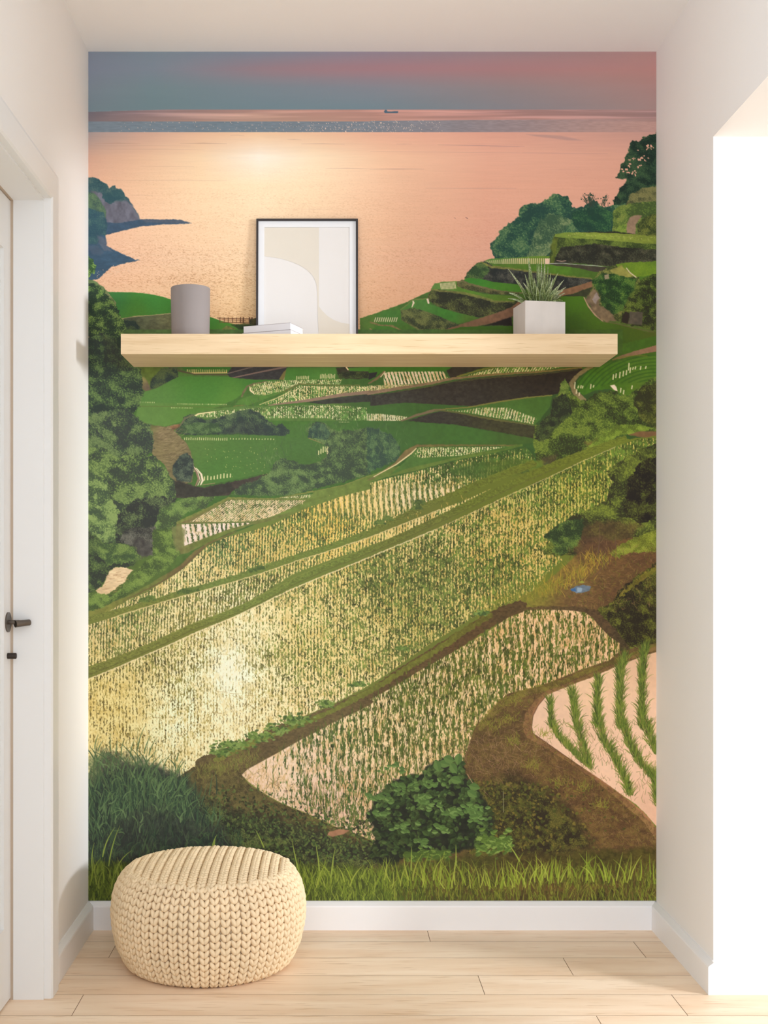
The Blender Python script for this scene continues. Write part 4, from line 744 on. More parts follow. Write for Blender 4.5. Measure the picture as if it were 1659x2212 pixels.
    for (px, py, L, a_, bd_) in ((252,1700,96,-.25,-.5),(262,1720,120,-.15,-.4),(282,1740,140,-.1,.1),(298,1760,190,-.02,.05),(312,1740,150,.02,.1),(322,1740,145,.08,.1),(336,1760,120,.1,-.2),(352,1760,130,.12,.3),(368,1760,90,.2,.6),(382,1750,110,.1,.2),(396,1740,60,.3,.5),(230,1700,70,-.3,-.6),(212,1690,90,.1,.4),(205,1700,110,-.1,.5),(382,1700,75,-.05,-.1),(240,1720,130,-.35,-.3),(350,1790,90,.3,.9),(405,1770,70,.4,.8)):
        s.blade(px, py, L, a_, bd_, 2.4, (78,106,68)); s.blade(px+2, py-L*.4, L*.42, a_+.35, .6, 3.4, (88,120,76)); s.blade(px-2, py-L*.55, L*.36, a_-.35, -.7, 3.2, (74,104,68)); s.blade(px, py-L*.75, L*.3, a_+.15, .5, 2.8, (92,124,80))
    s.fill([(255,1765),(330,1740),(400,1770),(480,1790),(500,1880),(240,1880),(230,1820)], (54,58,52), rough=18, rs=11, soft=12, alpha=.55, var=.4)
    for q in range(220):
        px = 200+R.rand()*320; s.blade(px, 1800+R.rand()*80, 16+R.rand()*26, R.randn()*.4, R.randn()*1.2, 1.6+R.rand()*1.6, [(58,88,58),(44,66,50),(76,104,66)][R.randint(3)], alpha=.8)
    for q in range(46):
        px, py = 195+R.rand()*200, 1650+R.rand()*150; s.blade(px, py, 14+R.rand()*20, R.randn()*.7, 1.5*np.sign(R.randn()), 2.4+R.rand()*1.6, [(100,132,84),(112,144,96),(82,114,72)][R.randint(3)], alpha=.8)
    # ---- big leafy bush
    bush = J((-20,610),(60,480),(120,440),(200,390),(300,380),(350,320),(420,290),(480,290),(540,320),(560,400),(600,440),(680,560),(720,640),(700,740),(640,800),(480,830),(300,850),(200,860),(100,930),(-10,860),(30,740))
    s.fill(bush, (34,42,30), rough=6, rs=14, soft=3, var=.3)
    clus = [J((R.rand()*740-40, 300+R.rand()*560))[0] for q in range(1500)]
    clus.sort(key=lambda t: t[1]*.0+R.rand())
    for px, py in clus:
        if not inside(bush, px, py): continue
        hgt = 1-(py-1650)/190.; shade = .62+.42*R.rand()
        base = np.array([(70,104,54),(84,120,60),(56,84,46),(98,132,70)][R.randint(4)])*shade*(.82+.28*hgt)
        if s.n1(np.array([px]), np.array([py]), 22., 16., 4)[0] < .34 and R.rand() < .8: continue
        L = 7+R.rand()*9; an = R.randn()*.5+(.5 if R.rand() < .5 else 2.6)
        s.leaf(px, py, L, an, L*.66, base, c2=base*.82)
    for px, py in ((960,1650),(945,1655),(980,1660),(985,1685),(990,1640),(970,1640),(1025,1700),(1020,1715)):
        s.leaf(px, py, 26, .5+R.randn()*.4, 17, (96,132,70), c2=(80,116,60))
    for zx, zy, n_ in ((60,520,16),(190,460,14),(350,430,14),(180,690,14),(350,560,14),(560,590,16),(620,580,12),(60,600,10),(480,600,14),(300,520,12),(130,350,8),(300,780,12),(420,700,12),(620,640,12)):
        for q in range(n_):
            px, py = J((zx+R.randn()*34, zy+R.randn()*16))[0]; L = 9+R.rand()*8; s.leaf(px, py, L, R.randn()*.4+.2, L*.6, [(100,138,72),(88,126,64),(114,150,84)][R.randint(3)], c2=(78,112,56))
    s.line(J((768,480),(770,600)), 1.2, (140,142,110)); s.line(J((560,380),(590,430)), 1.4, (170,140,110))
    for q in range(140):
        px, py = J((620+R.rand()*200, 780+R.randn()*34))[0]; L = 8+R.rand()*9; s.leaf(px, py, L, R.randn()*.5, L*.55, [(104,138,60),(88,120,50),(126,156,78)][R.randint(3)], c2=(76,106,44))
    for q in range(120):
        px, py = J((200+R.rand()*260, 850+R.randn()*16))[0]; L = 8+R.rand()*9; s.leaf(px, py, L, R.randn()*.5, L*.55, [(92,128,50),(78,108,44),(112,144,64)][R.randint(3)], c2=(70,98,40))
    # ---- foreground grass strip
    s.fill([(188,1862),(300,1868),(700,1868),(800,1880),(900,1862),(1100,1848),(1418,1830),(1418,1950),(188,1950)], gradf((220,1920,(80,100,34)),(700,1920,(72,88,34)),(850,1920,(78,96,36)),(1000,1930,(66,72,30)),(1150,1920,(72,62,30)),(1250,1910,(74,72,30)),(1400,1900,(80,74,30)),(1300,1935,(50,50,20))), rough=8, rs=12, soft=8, var=.35, vs=(7,5))
    s.line([(1030,1925),(1130,1916),(1250,1918),(1340,1912)], [8,12,12,8], (118,84,50), rough=4, alpha=.6, soft=3)
    N = 4300
    for q in range(N):
        px = 186+R.rand()*1236; py = 1946-R.rand()**1.2*70+6
        lim = 20+14*s.n1(np.array([px]), np.array([0.]), 40, 40, 3)[0]
        L = 12+R.rand()*lim
        a_ = R.randn()*.28
        pal = [(122,146,44),(146,166,62),(102,126,38),(76,98,32),(54,70,28)] if px < 1000-R.rand()*200 else [(114,128,40),(136,144,54),(92,104,34),(66,74,28),(100,86,44),(78,64,34)]
        s.blade(px, py, L, a_, R.randn()*.7, 1.4+R.rand()*1.3, pal[R.randint(len(pal))], alpha=.85)
    for q in range(170):
        px = 800+R.rand()*618 if R.rand() < .7 else 188+R.rand()*600; py = 1900+R.rand()*20-(px > 1150)*8
        s.blade(px, py, 32+R.rand()*34, R.randn()*.22, R.randn()*.6, 2.4+R.rand(), [(146,168,54),(166,182,74),(124,150,44)][R.randint(3)], alpha=.9)
    for (px, py, L, a_, bd_) in ((222,1850,70,.2,.5),(235,1870,90,.15,.3),(458,1840,40,.05,.6),(570,1830,42,-.4,-.1),(690,1880,60,-.1,-.1),(715,1895,66,.1,.1),(200,1880,60,-.1,.4),(250,1885,60,.3,.8),(985,1870,46,0,0),(888,1880,52,.02,0),(1122,1860,50,-.5,-.2),(462,1832,26,.1,.1),(645,1880,70,-.25,.1)):
        s.blade(px, py, L, a_, bd_, 3.2, (150,172,72))
    im = s.img; g_ = im.mean(-1, keepdims=True)
    full = s.box(0, 0, 2000, 3000); x, y = s.grid(full)
    w_ = np.clip((y-600)/120, 0, 1)*(.09-.06*np.clip((x-700)/400, 0, 1))
    im += (g_-im)*w_[..., None]
    w2 = np.clip((y-560)/160, 0, 1)*np.clip((im[..., 1]-im[..., 2]+28)/60, 0, 1)
    im[..., 0] += 6*w2; im[..., 2] *= 1-.09*w2
    return s

def inverse_light(x, y):
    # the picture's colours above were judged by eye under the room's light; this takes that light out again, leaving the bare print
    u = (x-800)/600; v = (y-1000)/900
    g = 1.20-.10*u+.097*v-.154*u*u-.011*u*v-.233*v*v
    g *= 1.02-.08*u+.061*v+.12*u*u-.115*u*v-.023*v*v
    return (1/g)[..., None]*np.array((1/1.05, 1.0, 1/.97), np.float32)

# ------------------------------------------------------------------ helpers
def lin(c): 
    c = c/255.
    return ((c+.055)/1.055)**2.4 if c > .04045 else c/12.92
def srgb(r, g, b): return (lin(r), lin(g), lin(b), 1)
def new_mat(name, col, rough=.6, spec=.3, var=0., vscale=(1, 1, 1), bump=0., bscale=40., detail=4):
    m = bpy.data.materials.new(name); m.use_nodes = True
    nt = m.node_tree; p = nt.nodes['Principled BSDF']
    p.inputs['Base Color'].default_value = col; p.inputs['Roughness'].default_value = rough
    p.inputs['Specular IOR Level'].default_value = spec
    tc = nt.nodes.new('ShaderNodeTexCoord'); mp = nt.nodes.new('ShaderNodeMapping')
    nt.links.new(tc.outputs['Object'], mp.inputs[0]); mp.inputs['Scale'].default_value = vscale
    ns = nt.nodes.new('ShaderNodeTexNoise'); ns.inputs['Scale'].default_value = 1.; ns.inputs['Detail'].default_value = detail
    nt.links.new(mp.outputs[0], ns.inputs[0])
    rp = nt.nodes.new('ShaderNodeValToRGB')
    rp.color_ramp.elements[0].position = .3; rp.color_ramp.elements[1].position = .7
    a = [max(0, c*(1-var)) for c in col[:3]]; b = [min(1, c*(1+var)) for c in col[:3]]
    rp.color_ramp.elements[0].color = (*a, 1); rp.color_ramp.elements[1].color = (*b, 1)
    nt.links.new(ns.outputs[0], rp.inputs[0]); nt.links.new(rp.outputs[0], p.inputs['Base Color'])
    if bump:
        n2 = nt.nodes.new('ShaderNodeTexNoise'); n2.inputs['Scale'].default_value = bscale; n2.inputs['Detail'].default_value = 6
        nt.links.new(tc.outputs['Object'], n2.inputs[0])
        bp = nt.nodes.new('ShaderNodeBump'); bp.inputs['Strength'].default_value = bump; bp.inputs['Distance'].default_value = .002
        nt.links.new(n2.outputs[0], bp.inputs['Height']); nt.links.new(bp.outputs[0], p.inputs['Normal'])
    return m
def link(name, me, mat, parent=None, smooth=False):
    o = bpy.data.objects.new(name, me); C.objects.link(o)
    mats = mat if isinstance(mat, (list, tuple)) else [mat]
    for m in mats: me.materials.append(m)
    if smooth:
        for p in me.polygons: p.use_smooth = True
    if parent: o.parent = parent
    return o
def bm_obj(name, bm, mat, parent=None, smooth=False, bevel=0., seg=2):
    if bevel:
        es = [e for e in bm.edges if len(e.link_faces) == 2 and e.calc_face_angle(0) > .5]
        bmesh.ops.bevel(bm, geom=es, offset=bevel, segments=seg, profile=.5, affect='EDGES')
    bmesh.ops.recalc_face_normals(bm, faces=bm.faces)
    me = bpy.data.meshes.new(name); bm.to_mesh(me); bm.free()
    o = link(name, me, mat, parent, smooth)
    return o
def box(bm, x0, x1, d0, d1, z0, z1, off=None):
    vs = [bm.verts.new(W(x, d, z)-(off or Vector((0, 0, 0)))) for z in (z0, z1) for d in (d0, d1) for x in (x0, x1)]
    for f in ((0, 2, 3, 1), (4, 5, 7, 6), (0, 1, 5, 4), (2, 6, 7, 3), (0, 4, 6, 2), (1, 3, 7, 5)):
        bm.faces.new([vs[i] for i in f])
    return vs
def tag(o, label=None, cat=None, group=None, kind=None):
    if label: o['label'] = label
    if cat: o['category'] = cat
    if group: o['group'] = group
    if kind: o['kind'] = kind
    return o
def empty(name, loc, label, cat, group=None):
    o = bpy.data.objects.new(name, None); C.objects.link(o); o.location = loc; o.empty_display_size = .05
    return tag(o, label, cat, group)
def struct(name, boxes, mat, bevel=0., label=None, cat=None):
    bm = bmesh.new()
    for b in boxes: box(bm, *b)
    o = bm_obj(name, bm, mat, bevel=bevel)
    tag(o, label or name.replace('_', ' '), cat or name.split('_')[0], kind='structure')
    return o

# ------------------------------------------------------------------ materials
M = {}
M['wall'] = new_mat('wall_paint', srgb(236, 233, 229), .75, .2, .006, (3, 3, 3), .03, 60)
M['ceiling'] = new_mat('ceiling_paint', srgb(240, 239, 237), .8, .15, .006, (3, 3, 3), .03, 60)
M['trim'] = new_mat('white_trim_paint', srgb(234, 233, 232), .38, .4, .004, (3, 3, 3))
M['door'] = new_mat('white_door_paint', srgb(229, 229, 227), .42, .4, .004, (3, 3, 3))
M['shade_strip'] = new_mat('taupe_gap_shade', srgb(186, 168, 148), .6, .3, .03, (8, 8, 8))  # taupe stands in for the shade in the gap beside the door
M['metal'] = new_mat('dark_bronze_metal', srgb(104, 96, 88), .34, .5, .05, (40, 40, 40)); M['metal'].node_tree.nodes['Principled BSDF'].inputs['Metallic'].default_value = .8
M['metal_dark'] = new_mat('blackened_metal', srgb(62, 54, 48), .4, .5, .05, (40, 40, 40)); M['metal_dark'].node_tree.nodes['Principled BSDF'].inputs['Metallic'].default_value = .7
M['yarn'] = new_mat('cream_yarn', srgb(230, 208, 172), .95, .1, .05, (14, 14, 14), .35, 900)
M['cup'] = new_mat('matte_grey_ceramic', srgb(142, 134, 131), .7, .25, .02, (6, 6, 6), .05, 200)
M['black'] = new_mat('black_frame_paint', srgb(46, 40, 40), .45, .35, .03, (10, 10, 10))
M['mat_board'] = new_mat('white_mat_board', srgb(228, 229, 230), .7, .2, .003, (5, 5, 5))
M['print_light'] = new_mat('print_off_white', srgb(224, 221, 217), .7, .2, .004, (5, 5, 5))
M['print_beige'] = new_mat('print_beige', srgb(218, 211, 197), .7, .2, .006, (5, 5, 5))
M['paper'] = new_mat('book_pages', srgb(240, 238, 238), .8, .1, .03, (2, 2, 900))
M['cover'] = new_mat('white_book_cover', srgb(222, 221, 224), .5, .3, .01, (9, 9, 9))
M['cover_edge'] = new_mat('grey_book_edge', srgb(150, 142, 142), .6, .3, .01, (9, 9, 9))
M['concrete'] = new_mat('pale_concrete', srgb(208, 202, 195), .8, .2, .045, (26, 26, 12), .12, 260, 8)
M['soil'] = new_mat('potting_soil', srgb(52, 44, 34), .95, .1, .3, (200, 200, 200), .5, 400)

def wood(name, c0, c1, sx, sy, bumpn=.02, attr=None, rough=.5, pores=True):
    m = bpy.data.materials.new(name); m.use_nodes = True; nt = m.node_tree; N = nt.nodes; L = nt.links
    p = N['Principled BSDF']; p.inputs['Roughness'].default_value = rough; p.inputs['Specular IOR Level'].default_value = .35
    tc = N.new('ShaderNodeTexCoord'); mp = N.new('ShaderNodeMapping'); mp.inputs['Scale'].default_value = (sx, sy, sy)
    L.new(tc.outputs['Object'], mp.inputs[0])
    vec = mp.outputs[0]
    if attr:
        at = N.new('ShaderNodeAttribute'); at.attribute_name = attr
        va = N.new('ShaderNodeVectorMath'); va.operation = 'SCALE'; va.inputs['Scale'].default_value = 37.
        L.new(at.outputs['Color'], va.inputs[0])
        vb = N.new('ShaderNodeVectorMath'); vb.operation = 'ADD'; L.new(mp.outputs[0], vb.inputs[0]); L.new(va.outputs[0], vb.inputs[1]); vec = vb.outputs[0]
    n1 = N.new('ShaderNodeTexNoise'); n1.inputs['Scale'].default_value = 1.; n1.inputs['Detail'].default_value = 5; n1.inputs['Distortion'].default_value = .6; L.new(vec, n1.inputs[0])
    r = N.new('ShaderNodeValToRGB'); r.color_ramp.elements[0].position = .32; r.color_ramp.elements[1].position = .68
    r.color_ramp.elements[0].color = c0; r.color_ramp.elements[1].color = c1; L.new(n1.outputs[0], r.inputs[0])
    col = r.outputs[0]
    if attr:
        mx = N.new('ShaderNodeMix'); mx.data_type = 'RGBA'; mx.blend_type = 'MULTIPLY'; mx.inputs[0].default_value = 1.
        rr = N.new('ShaderNodeValToRGB'); rr.color_ramp.elements[0].color = (.93, .92, .90, 1); rr.color_ramp.elements[1].color = (1, 1, 1, 1)
        L.new(at.outputs['Fac'], rr.inputs[0]); L.new(col, mx.inputs[6]); L.new(rr.outputs[0], mx.inputs[7]); col = mx.outputs[2]
    if pores:
        m2 = N.new('ShaderNodeMapping'); m2.inputs['Scale'].default_value = (sx*3.2, sy*9, sy*9); L.new(vec, m2.inputs[0]); m2.inputs['Scale'].default_value = (4, 10, 10)
        n2 = N.new('ShaderNodeTexNoise'); n2.inputs['Scale'].default_value = 1.; n2.inputs['Detail'].default_value = 2; L.new(m2.outputs[0], n2.inputs[0])
        r2 = N.new('ShaderNodeValToRGB'); r2.color_ramp.elements[0].position = .30; r2.color_ramp.elements[0].color = (.80, .74, .66, 1); r2.color_ramp.elements[1].position = .38; r2.color_ramp.elements[1].color = (1, 1, 1, 1)
        L.new(n2.outputs[0], r2.inputs[0])
        m3 = N.new('ShaderNodeMix'); m3.data_type = 'RGBA'; m3.blend_type = 'MULTIPLY'; m3.inputs[0].default_value = 1.
        L.new(col, m3.inputs[6]); L.new(r2.outputs[0], m3.inputs[7]); col = m3.outputs[2]
    L.new(col, p.inputs['Base Color'])
    bp = N.new('ShaderNodeBump'); bp.inputs['Strength'].default_value = bumpn; bp.inputs['Distance'].default_value = .002
    L.new(n1.outputs[0], bp.inputs['Height']); L.new(bp.outputs[0], p.inputs['Normal'])
    return m
M['shelf'] = wood('light_ash_wood', srgb(211, 183, 142), srgb(227, 203, 165), 3.0, 42., attr=None)
M['floor'] = wood('oak_floor_planks', srgb(234, 205, 174), srgb(247, 226, 200), 2.2, 16., attr='plank', rough=.42)
M['seam'] = new_mat('plank_seam', srgb(150, 118, 90), .8, .1, .05, (5, 5, 5))

# ------------------------------------------------------------------ the room
CE = 1103+CH                    # ceiling height in units
LX, RX = -521.0, 705.5          # faces of the left and right wall
TH = 130.0
NEAR = 1400.0                  # how far the side walls are built towards the camera side; the hall is open beyond
NC_ = 700.0
struct('wall_back', [(LX-TH, 4300, FD, FD+80, -20, CE+60)], M['wall'], label='back wall carrying the mural')
struct('ceiling', [(LX-TH, 4360, NC_, FD, CE, CE+60), (RX, 4360, -300, NC_, CE, CE+60)], M['ceiling'])
# left wall with the doorway
DF, DN, DT = 2176.0, 1560.0, 1445.5    # far jamb, near jamb, head
struct('wall_left', [(LX-TH, LX, DF+4, FD, -20, CE), (LX-TH, LX, NEAR, DN-4, -20, CE), (LX-TH, LX, DN-4, DF+4, DT+4, CE)], M['wall'])
# right wall with the wide opening to the side room
OF, ON, OT = 2213.0, 1850.0, CH+783
RT = 150.0
struct('wall_right', [(RX, RX+RT, OF, FD, -20, CE), (RX, RX+RT, -240, ON, -20, CE), (RX, RX+RT, ON, OF, OT, CE)], M['wall'])  # near stretch is unseen, carried on to block sky light
struct('wall_side_room', [(RX+RT, 4300, OF, OF+60, -20, CE)], M['wall'], label='wall of the side room')
struct('wall_side_near_added', [(RX+RT, 4360, -300, -240, -20, CE)], M['wall'], label='unseen near wall of the side room, added to block sky light')  # this wall and the next are unseen, added to keep out sky light
struct('wall_side_right_added', [(4300, 4360, -240, OF, -20, CE)], M['wall'], label='unseen right wall of the side room, added to block sky light')
# baseboards
BT, BH = 13.5, 731.7            # thickness; top edge height below eye level
zt = CH-BH
def baseboard(name, pts, label):
    # profile swept along straight run(s); pts = list of ((x,d),(x,d), normal)
    bm = bmesh.new()
    for (a, b, n) in pts:
        prof = [(0, -1), (0, zt), (BT*.25, zt), (BT*.92, zt-6.5), (BT, zt-9.5), (BT, -1)]
        ra = [bm.verts.new(W(a[0]+n[0]*u, a[1]+n[1]*u, z)) for u, z in prof]
        rb = [bm.verts.new(W(b[0]+n[0]*u, b[1]+n[1]*u, z)) for u, z in prof]
        k = len(prof)
        for i in range(k):
            bm.faces.new((ra[i], ra[(i+1) % k], rb[(i+1) % k], rb[i]))
        bm.faces.new(ra); bm.faces.new(rb[::-1])
    o = bm_obj(name, bm, M['trim']); return tag(o, label, 'baseboard', kind='structure')
baseboard('baseboard_back', [((LX, FD), (RX, FD), (0, -1))], 'white baseboard under the mural')
baseboard('baseboard_left', [((LX, FD), (LX, 2238), (1, 0)), ((LX, DN-66), (LX, NEAR), (1, 0))], 'white baseboard on the left wall')
baseboard('baseboard_right', [((RX, FD), (RX, OF-BT), (-1, 0)), ((RX, OF), (4300, OF), (0, -1))], 'white baseboard around the right wall end')
# floor: staggered planks
rnd = random.Random(4)
verts, faces, pid = [], [], []
row0 = 2100-1.5
PW, PL, G_ = 102.8, 1075.0, .55
joints = {4: 210, 3: 633, 2: 466.6, 1: 284, 0: 625, -1: 465, -2: 250, -3: 640}
fx0, fx1 = LX-TH, 4300.0
def quad(x0, x1, d0, d1, z):
    n = len(verts); verts.extend([W(x0, d0, z), W(x1, d0, z), W(x1, d1, z), W(x0, d1, z)]); faces.append((n, n+1, n+2, n+3))
mats_i = []
for r_ in range(-24, 5):
    d0 = row0+r_*PW; d1 = min(d0+PW, FD)
    if d0 >= FD: continue
    j = joints.get(r_, rnd.random()*PL)
    xs = [j+n*PL for n in range(-4, 7)]
    ed = [fx0]+[v for v in xs if fx0+20 < v < fx1-20]+[fx1]
    for a, b in zip(ed[:-1], ed[1:]):
        quad(a+G_, b-G_, d0+G_, d1-G_, 0); pid.append(rnd.random()); mats_i.append(0)
quad(fx0, fx1, row0-24*PW, FD, -1.2); pid.append(0); mats_i.append(1)
n = len(verts)
for x in (fx0, fx1):
    for d in (row0-24*PW, FD): verts.extend([W(x, d, -1.3), W(x, d, -30)])
faces.append((n+1, n+3, n+7, n+5)); pid.append(0); mats_i.append(1)
me = bpy.data.meshes.new('floor'); me.from_pydata([tuple(v) for v in verts], [], faces)
fl = link('floor', me, [M['floor'], M['seam']])
me.polygons.foreach_set('material_index', mats_i)
at = me.color_attributes.new('plank', 'FLOAT_COLOR', 'CORNER')
cols = []
for p, v in zip(me.polygons, pid):
    rr = random.Random(v); c = (v, rr.random(), rr.random(), 1)
    for _ in p.loop_indices: cols.extend((v, v*.7+.1, v*.3, 1))
at.data.foreach_set('color', cols)
tag(fl, 'pale oak plank floor', 'floor', kind='structure')

# ------------------------------------------------------------------ door on the left
off = W(-577, 1870, 0)
bm = bmesh.new()
box(bm, -606, -583, DN+2, 2178, 4, DT-2, off)              # core of the leaf
st = 46
def frame_boxes(x0, x1, d0, d1, z0, z1):
    return [(x0, x1, d0, d0+st, z0, z1), (x0, x1, d1-st, d1, z0, z1)]
for b in [(-583, -577, 2178-st, 2178, 4, DT-2), (-583, -577, DN+2, DN+2+st, 4, DT-2), (-583, -577, DN+2+st, 2178-st, 4, 140), (-583, -577, DN+2+st, 2178-st, DT-98, DT-2)]:
    box(bm, *b, off)
door = bm_obj('door_1', bm, M['door'], bevel=.001); door.location = off
tag(door, 'white panelled door in the left wall', 'door', kind='structure')
bm = bmesh.new(); box(bm, -583, -581, DN+2+st+9, 2178-st-9, 149, DT-107, off)
bm_obj('door_panel', bm, M['door'], door, bevel=.0008)
def cyl(bm, p0, p1, r0, r1=None, n=28, cap=True, dome=0):
    p0 = Vector(p0); p1 = Vector(p1); r1 = r0 if r1 is None else r1
    ax = (p1-p0).normalized(); a = ax.orthogonal().normalized(); b = ax.cross(a)
    rings = []
    spec = [(0, r0)]+[(1, r1)]
    if dome:
        L = (p1-p0).length
        spec = [(0, r0), (1-dome/L, r1)]+[(1-dome/L*(1-math.sin(t)), r1*(1-(1-math.cos(t))*.35)) for t in (.5, 1.0, 1.4)]
    for t, r in spec:
        c = p0.lerp(p1, t); rings.append([bm.verts.new(c+(a*math.cos(q*2*math.pi/n)+b*math.sin(q*2*math.pi/n))*r) for q in range(n)])
    for ra, rb in zip(rings[:-1], rings[1:]):
        for q in range(n): bm.faces.new((ra[q], ra[(q+1) % n], rb[(q+1) % n], rb[q]))
    if cap: bm.faces.new(rings[0][::-1]); bm.faces.new(rings[-1])
def sharp(o, ang=.7):
    me = o.data
    for p in me.polygons: p.use_smooth = True
    try: me.set_sharp_from_angle(angle=ang)
    except Exception: pass
HD, HZ = 2157.0, CH-107.0
bm = bmesh.new()
cyl(bm, W(-576.5, HD, HZ)-off, W(-556, HD, HZ)-off, 4.1*U)
cyl(bm, W(-562, HD-5, HZ-3.0)-off, W(-540, HD+14, HZ-1.0)-off, 6.4*U, 5.6*U, dome=2*U)
h = bm_obj('door_handle', bm, M['metal'], door); sharp(h); h['label'] = 'dark bronze lever handle'
bm = bmesh.new(); cyl(bm, W(-577, HD, HZ)-off, W(-574.6, HD, HZ)-off, 18*U, n=48)
ro = bm_obj('rosette', bm, M['metal'], h); sharp(ro)
bm = bmesh.new(); cyl(bm, W(-577, HD, CH-167.5)-off, W(-561, HD, CH-167.5)-off, 5.4*U, dome=1.2*U)
lk = bm_obj('lock_cylinder', bm, M['metal_dark'], door); sharp(lk); lk['label'] = 'small dark lock cylinder'
# strip coloured as the shade in the door gap, jamb lining, casing
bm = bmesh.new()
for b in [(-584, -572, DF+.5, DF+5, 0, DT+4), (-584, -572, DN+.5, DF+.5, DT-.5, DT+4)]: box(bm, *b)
tag(bm_obj('door_gap_shade_strip', bm, M['shade_strip']), 'taupe strip painted as the shaded gap around the white door', 'shade_strip', kind='structure')
bm = bmesh.new()
for b in [(-572, -517, DF, DF+5, 0, DT+5), (-572, -517, DN-5, DN, 0, DT+5), (-572, -517, DN, DF, DT, DT+5)]: box(bm, *b)
tag(bm_obj('trim_1', bm, M['door'], bevel=.0012), 'white jamb lining of the left doorway', 'trim', kind='structure')
bm = bmesh.new()
def casing_ring(bm, gap, w, t0, t1, x):
    # mitred U of casing: inner edge at gap outside the opening, width w, profile thickness t0 (inner) .. t1 (outer)
    prof = [(gap, 0), (gap, t0), (gap+4, t1), (gap+w-10, t1), (gap+w-3, t1-2), (gap+w, t1-8), (gap+w, 0)]
    secs = []
    for kx_, base in (('f', None),):
        pass
    def sec(kind):
        out = []
        for u, t in prof:
            if kind == 0: out.append(W(x+t, DF+u, 0))
            elif kind == 1: out.append(W(x+t, DF+u, DT+u))
            elif kind == 2: out.append(W(x+t, DN-u, DT+u))
            else: out.append(W(x+t, DN-u, 0))
        return [bm.verts.new(v) for v in out]
    S = [sec(i) for i in range(4)]
    k = len(prof)
    for a, b in zip(S[:-1], S[1:]):
        for i in range(k): bm.faces.new((a[i], a[(i+1) % k], b[(i+1) % k], b[i]))
    bm.faces.new(S[0]); bm.faces.new(S[-1][::-1])
casing_ring(bm, 5, 58, 16, 19, LX)
tag(bm_obj('trim_2', bm, M['door'], bevel=.0008), 'white door casing on the left wall', 'trim', kind='structure')

# ------------------------------------------------------------------ the mural: printed wallpaper on the back wall
STEP = 1.0
ptr = paint_mural(STEP)
pic = np.clip(ptr.img, 0, 255)/255.
pic = np.where(pic > .04045, ((pic+.055)/1.055)**2.4, pic/12.92).astype(np.float32)
# inverse of the room's light, multiplied into the print colours
px_, py_ = np.meshgrid(ptr.xs, ptr.ys)
INV_LIGHT = inverse_light(px_, py_)
pic = np.clip(pic*INV_LIGHT, 0.004, .97)
Hn, Wn = pic.shape[:2]
gx, gz = np.meshgrid((ptr.xs-712)*U, (1215-ptr.ys+CH)*U)
co = np.zeros((Hn, Wn, 3), np.float32); co[..., 0] = gx; co[..., 1] = -.0012; co[..., 2] = gz
nv = Hn*Wn
ii = np.arange(nv, dtype=np.int32).reshape(Hn, Wn)
quads = np.stack([ii[:-1, :-1], ii[1:, :-1], ii[1:, 1:], ii[:-1, 1:]], -1).reshape(-1, 4)
nq = len(quads)
# thin paper edge back to the wall
ring = np.concatenate([ii[0, :], ii[1:, -1], ii[-1, -2::-1], ii[-2:0:-1, 0]])
back = co.reshape(-1, 3)[ring].copy(); back[:, 1] = -.0001
rn = len(ring); bi = nv+np.arange(rn)
edge = np.stack([ring, np.roll(ring, -1), np.roll(bi, -1), bi], -1)
allco = np.concatenate([co.reshape(-1, 3), back]); allq = np.concatenate([quads, edge]).astype(np.int32)
me = bpy.data.meshes.new('wall_mural')
me.vertices.add(len(allco)); me.vertices.foreach_set('co', allco.ravel())
me.loops.add(len(allq)*4); me.loops.foreach_set('vertex_index', allq.ravel())
me.polygons.add(len(allq)); me.polygons.foreach_set('loop_start', np.arange(0, len(allq)*4, 4, dtype=np.int32))
me.update(calc_edges=True)
ca = me.color_attributes.new('print', 'FLOAT_COLOR', 'POINT')
rgba = np.ones((len(allco), 4), np.float32); rgba[:nv, :3] = pic.reshape(-1, 3); rgba[nv:, :3] = .8
ca.data.foreach_set('color', rgba.ravel())
mm = bpy.data.materials.new('printed_wallpaper'); mm.use_nodes = True
nt = mm.node_tree; pb = nt.nodes['Principled BSDF']; pb.inputs['Roughness'].default_value = .62; pb.inputs['Specular IOR Level'].default_value = .25
an = nt.nodes.new('ShaderNodeAttribute'); an.attribute_name = 'print'; nt.links.new(an.outputs['Color'], pb.inputs['Base Color'])
tn = nt.nodes.new('ShaderNodeTexNoise'); tn.inputs['Scale'].default_value = 350; tcn = nt.nodes.new('ShaderNodeTexCoord'); nt.links.new(tcn.outputs['Object'], tn.inputs[0])
bn = nt.nodes.new('ShaderNodeBump'); bn.inputs['Strength'].default_value = .03; bn.inputs['Distance'].default_value = .001; nt.links.new(tn.outputs[0], bn.inputs['Height']); nt.links.new(bn.outputs[0], pb.inputs['Normal'])
mural = link('wall_mural', me, mm)
tag(mural, 'wallpaper mural of green rice terraces above a glowing sunset sea', 'mural')

# ------------------------------------------------------------------ floating shelf
SX0, SX1, SD, SZ0, SZ1 = -422.7, 583.0, FD/1.067, CH+422, CH+463
off = W(80, 2520, CH+440)
bm = bmesh.new(); box(bm, SX0, SX1, SD, FD-1.2, SZ0, SZ1, off)
sh = bm_obj('floating_shelf', bm, M['shelf'], bevel=.0011, seg=2); sh.location = off
tag(sh, 'thick pale ash floating shelf mounted across the mural', 'shelf')

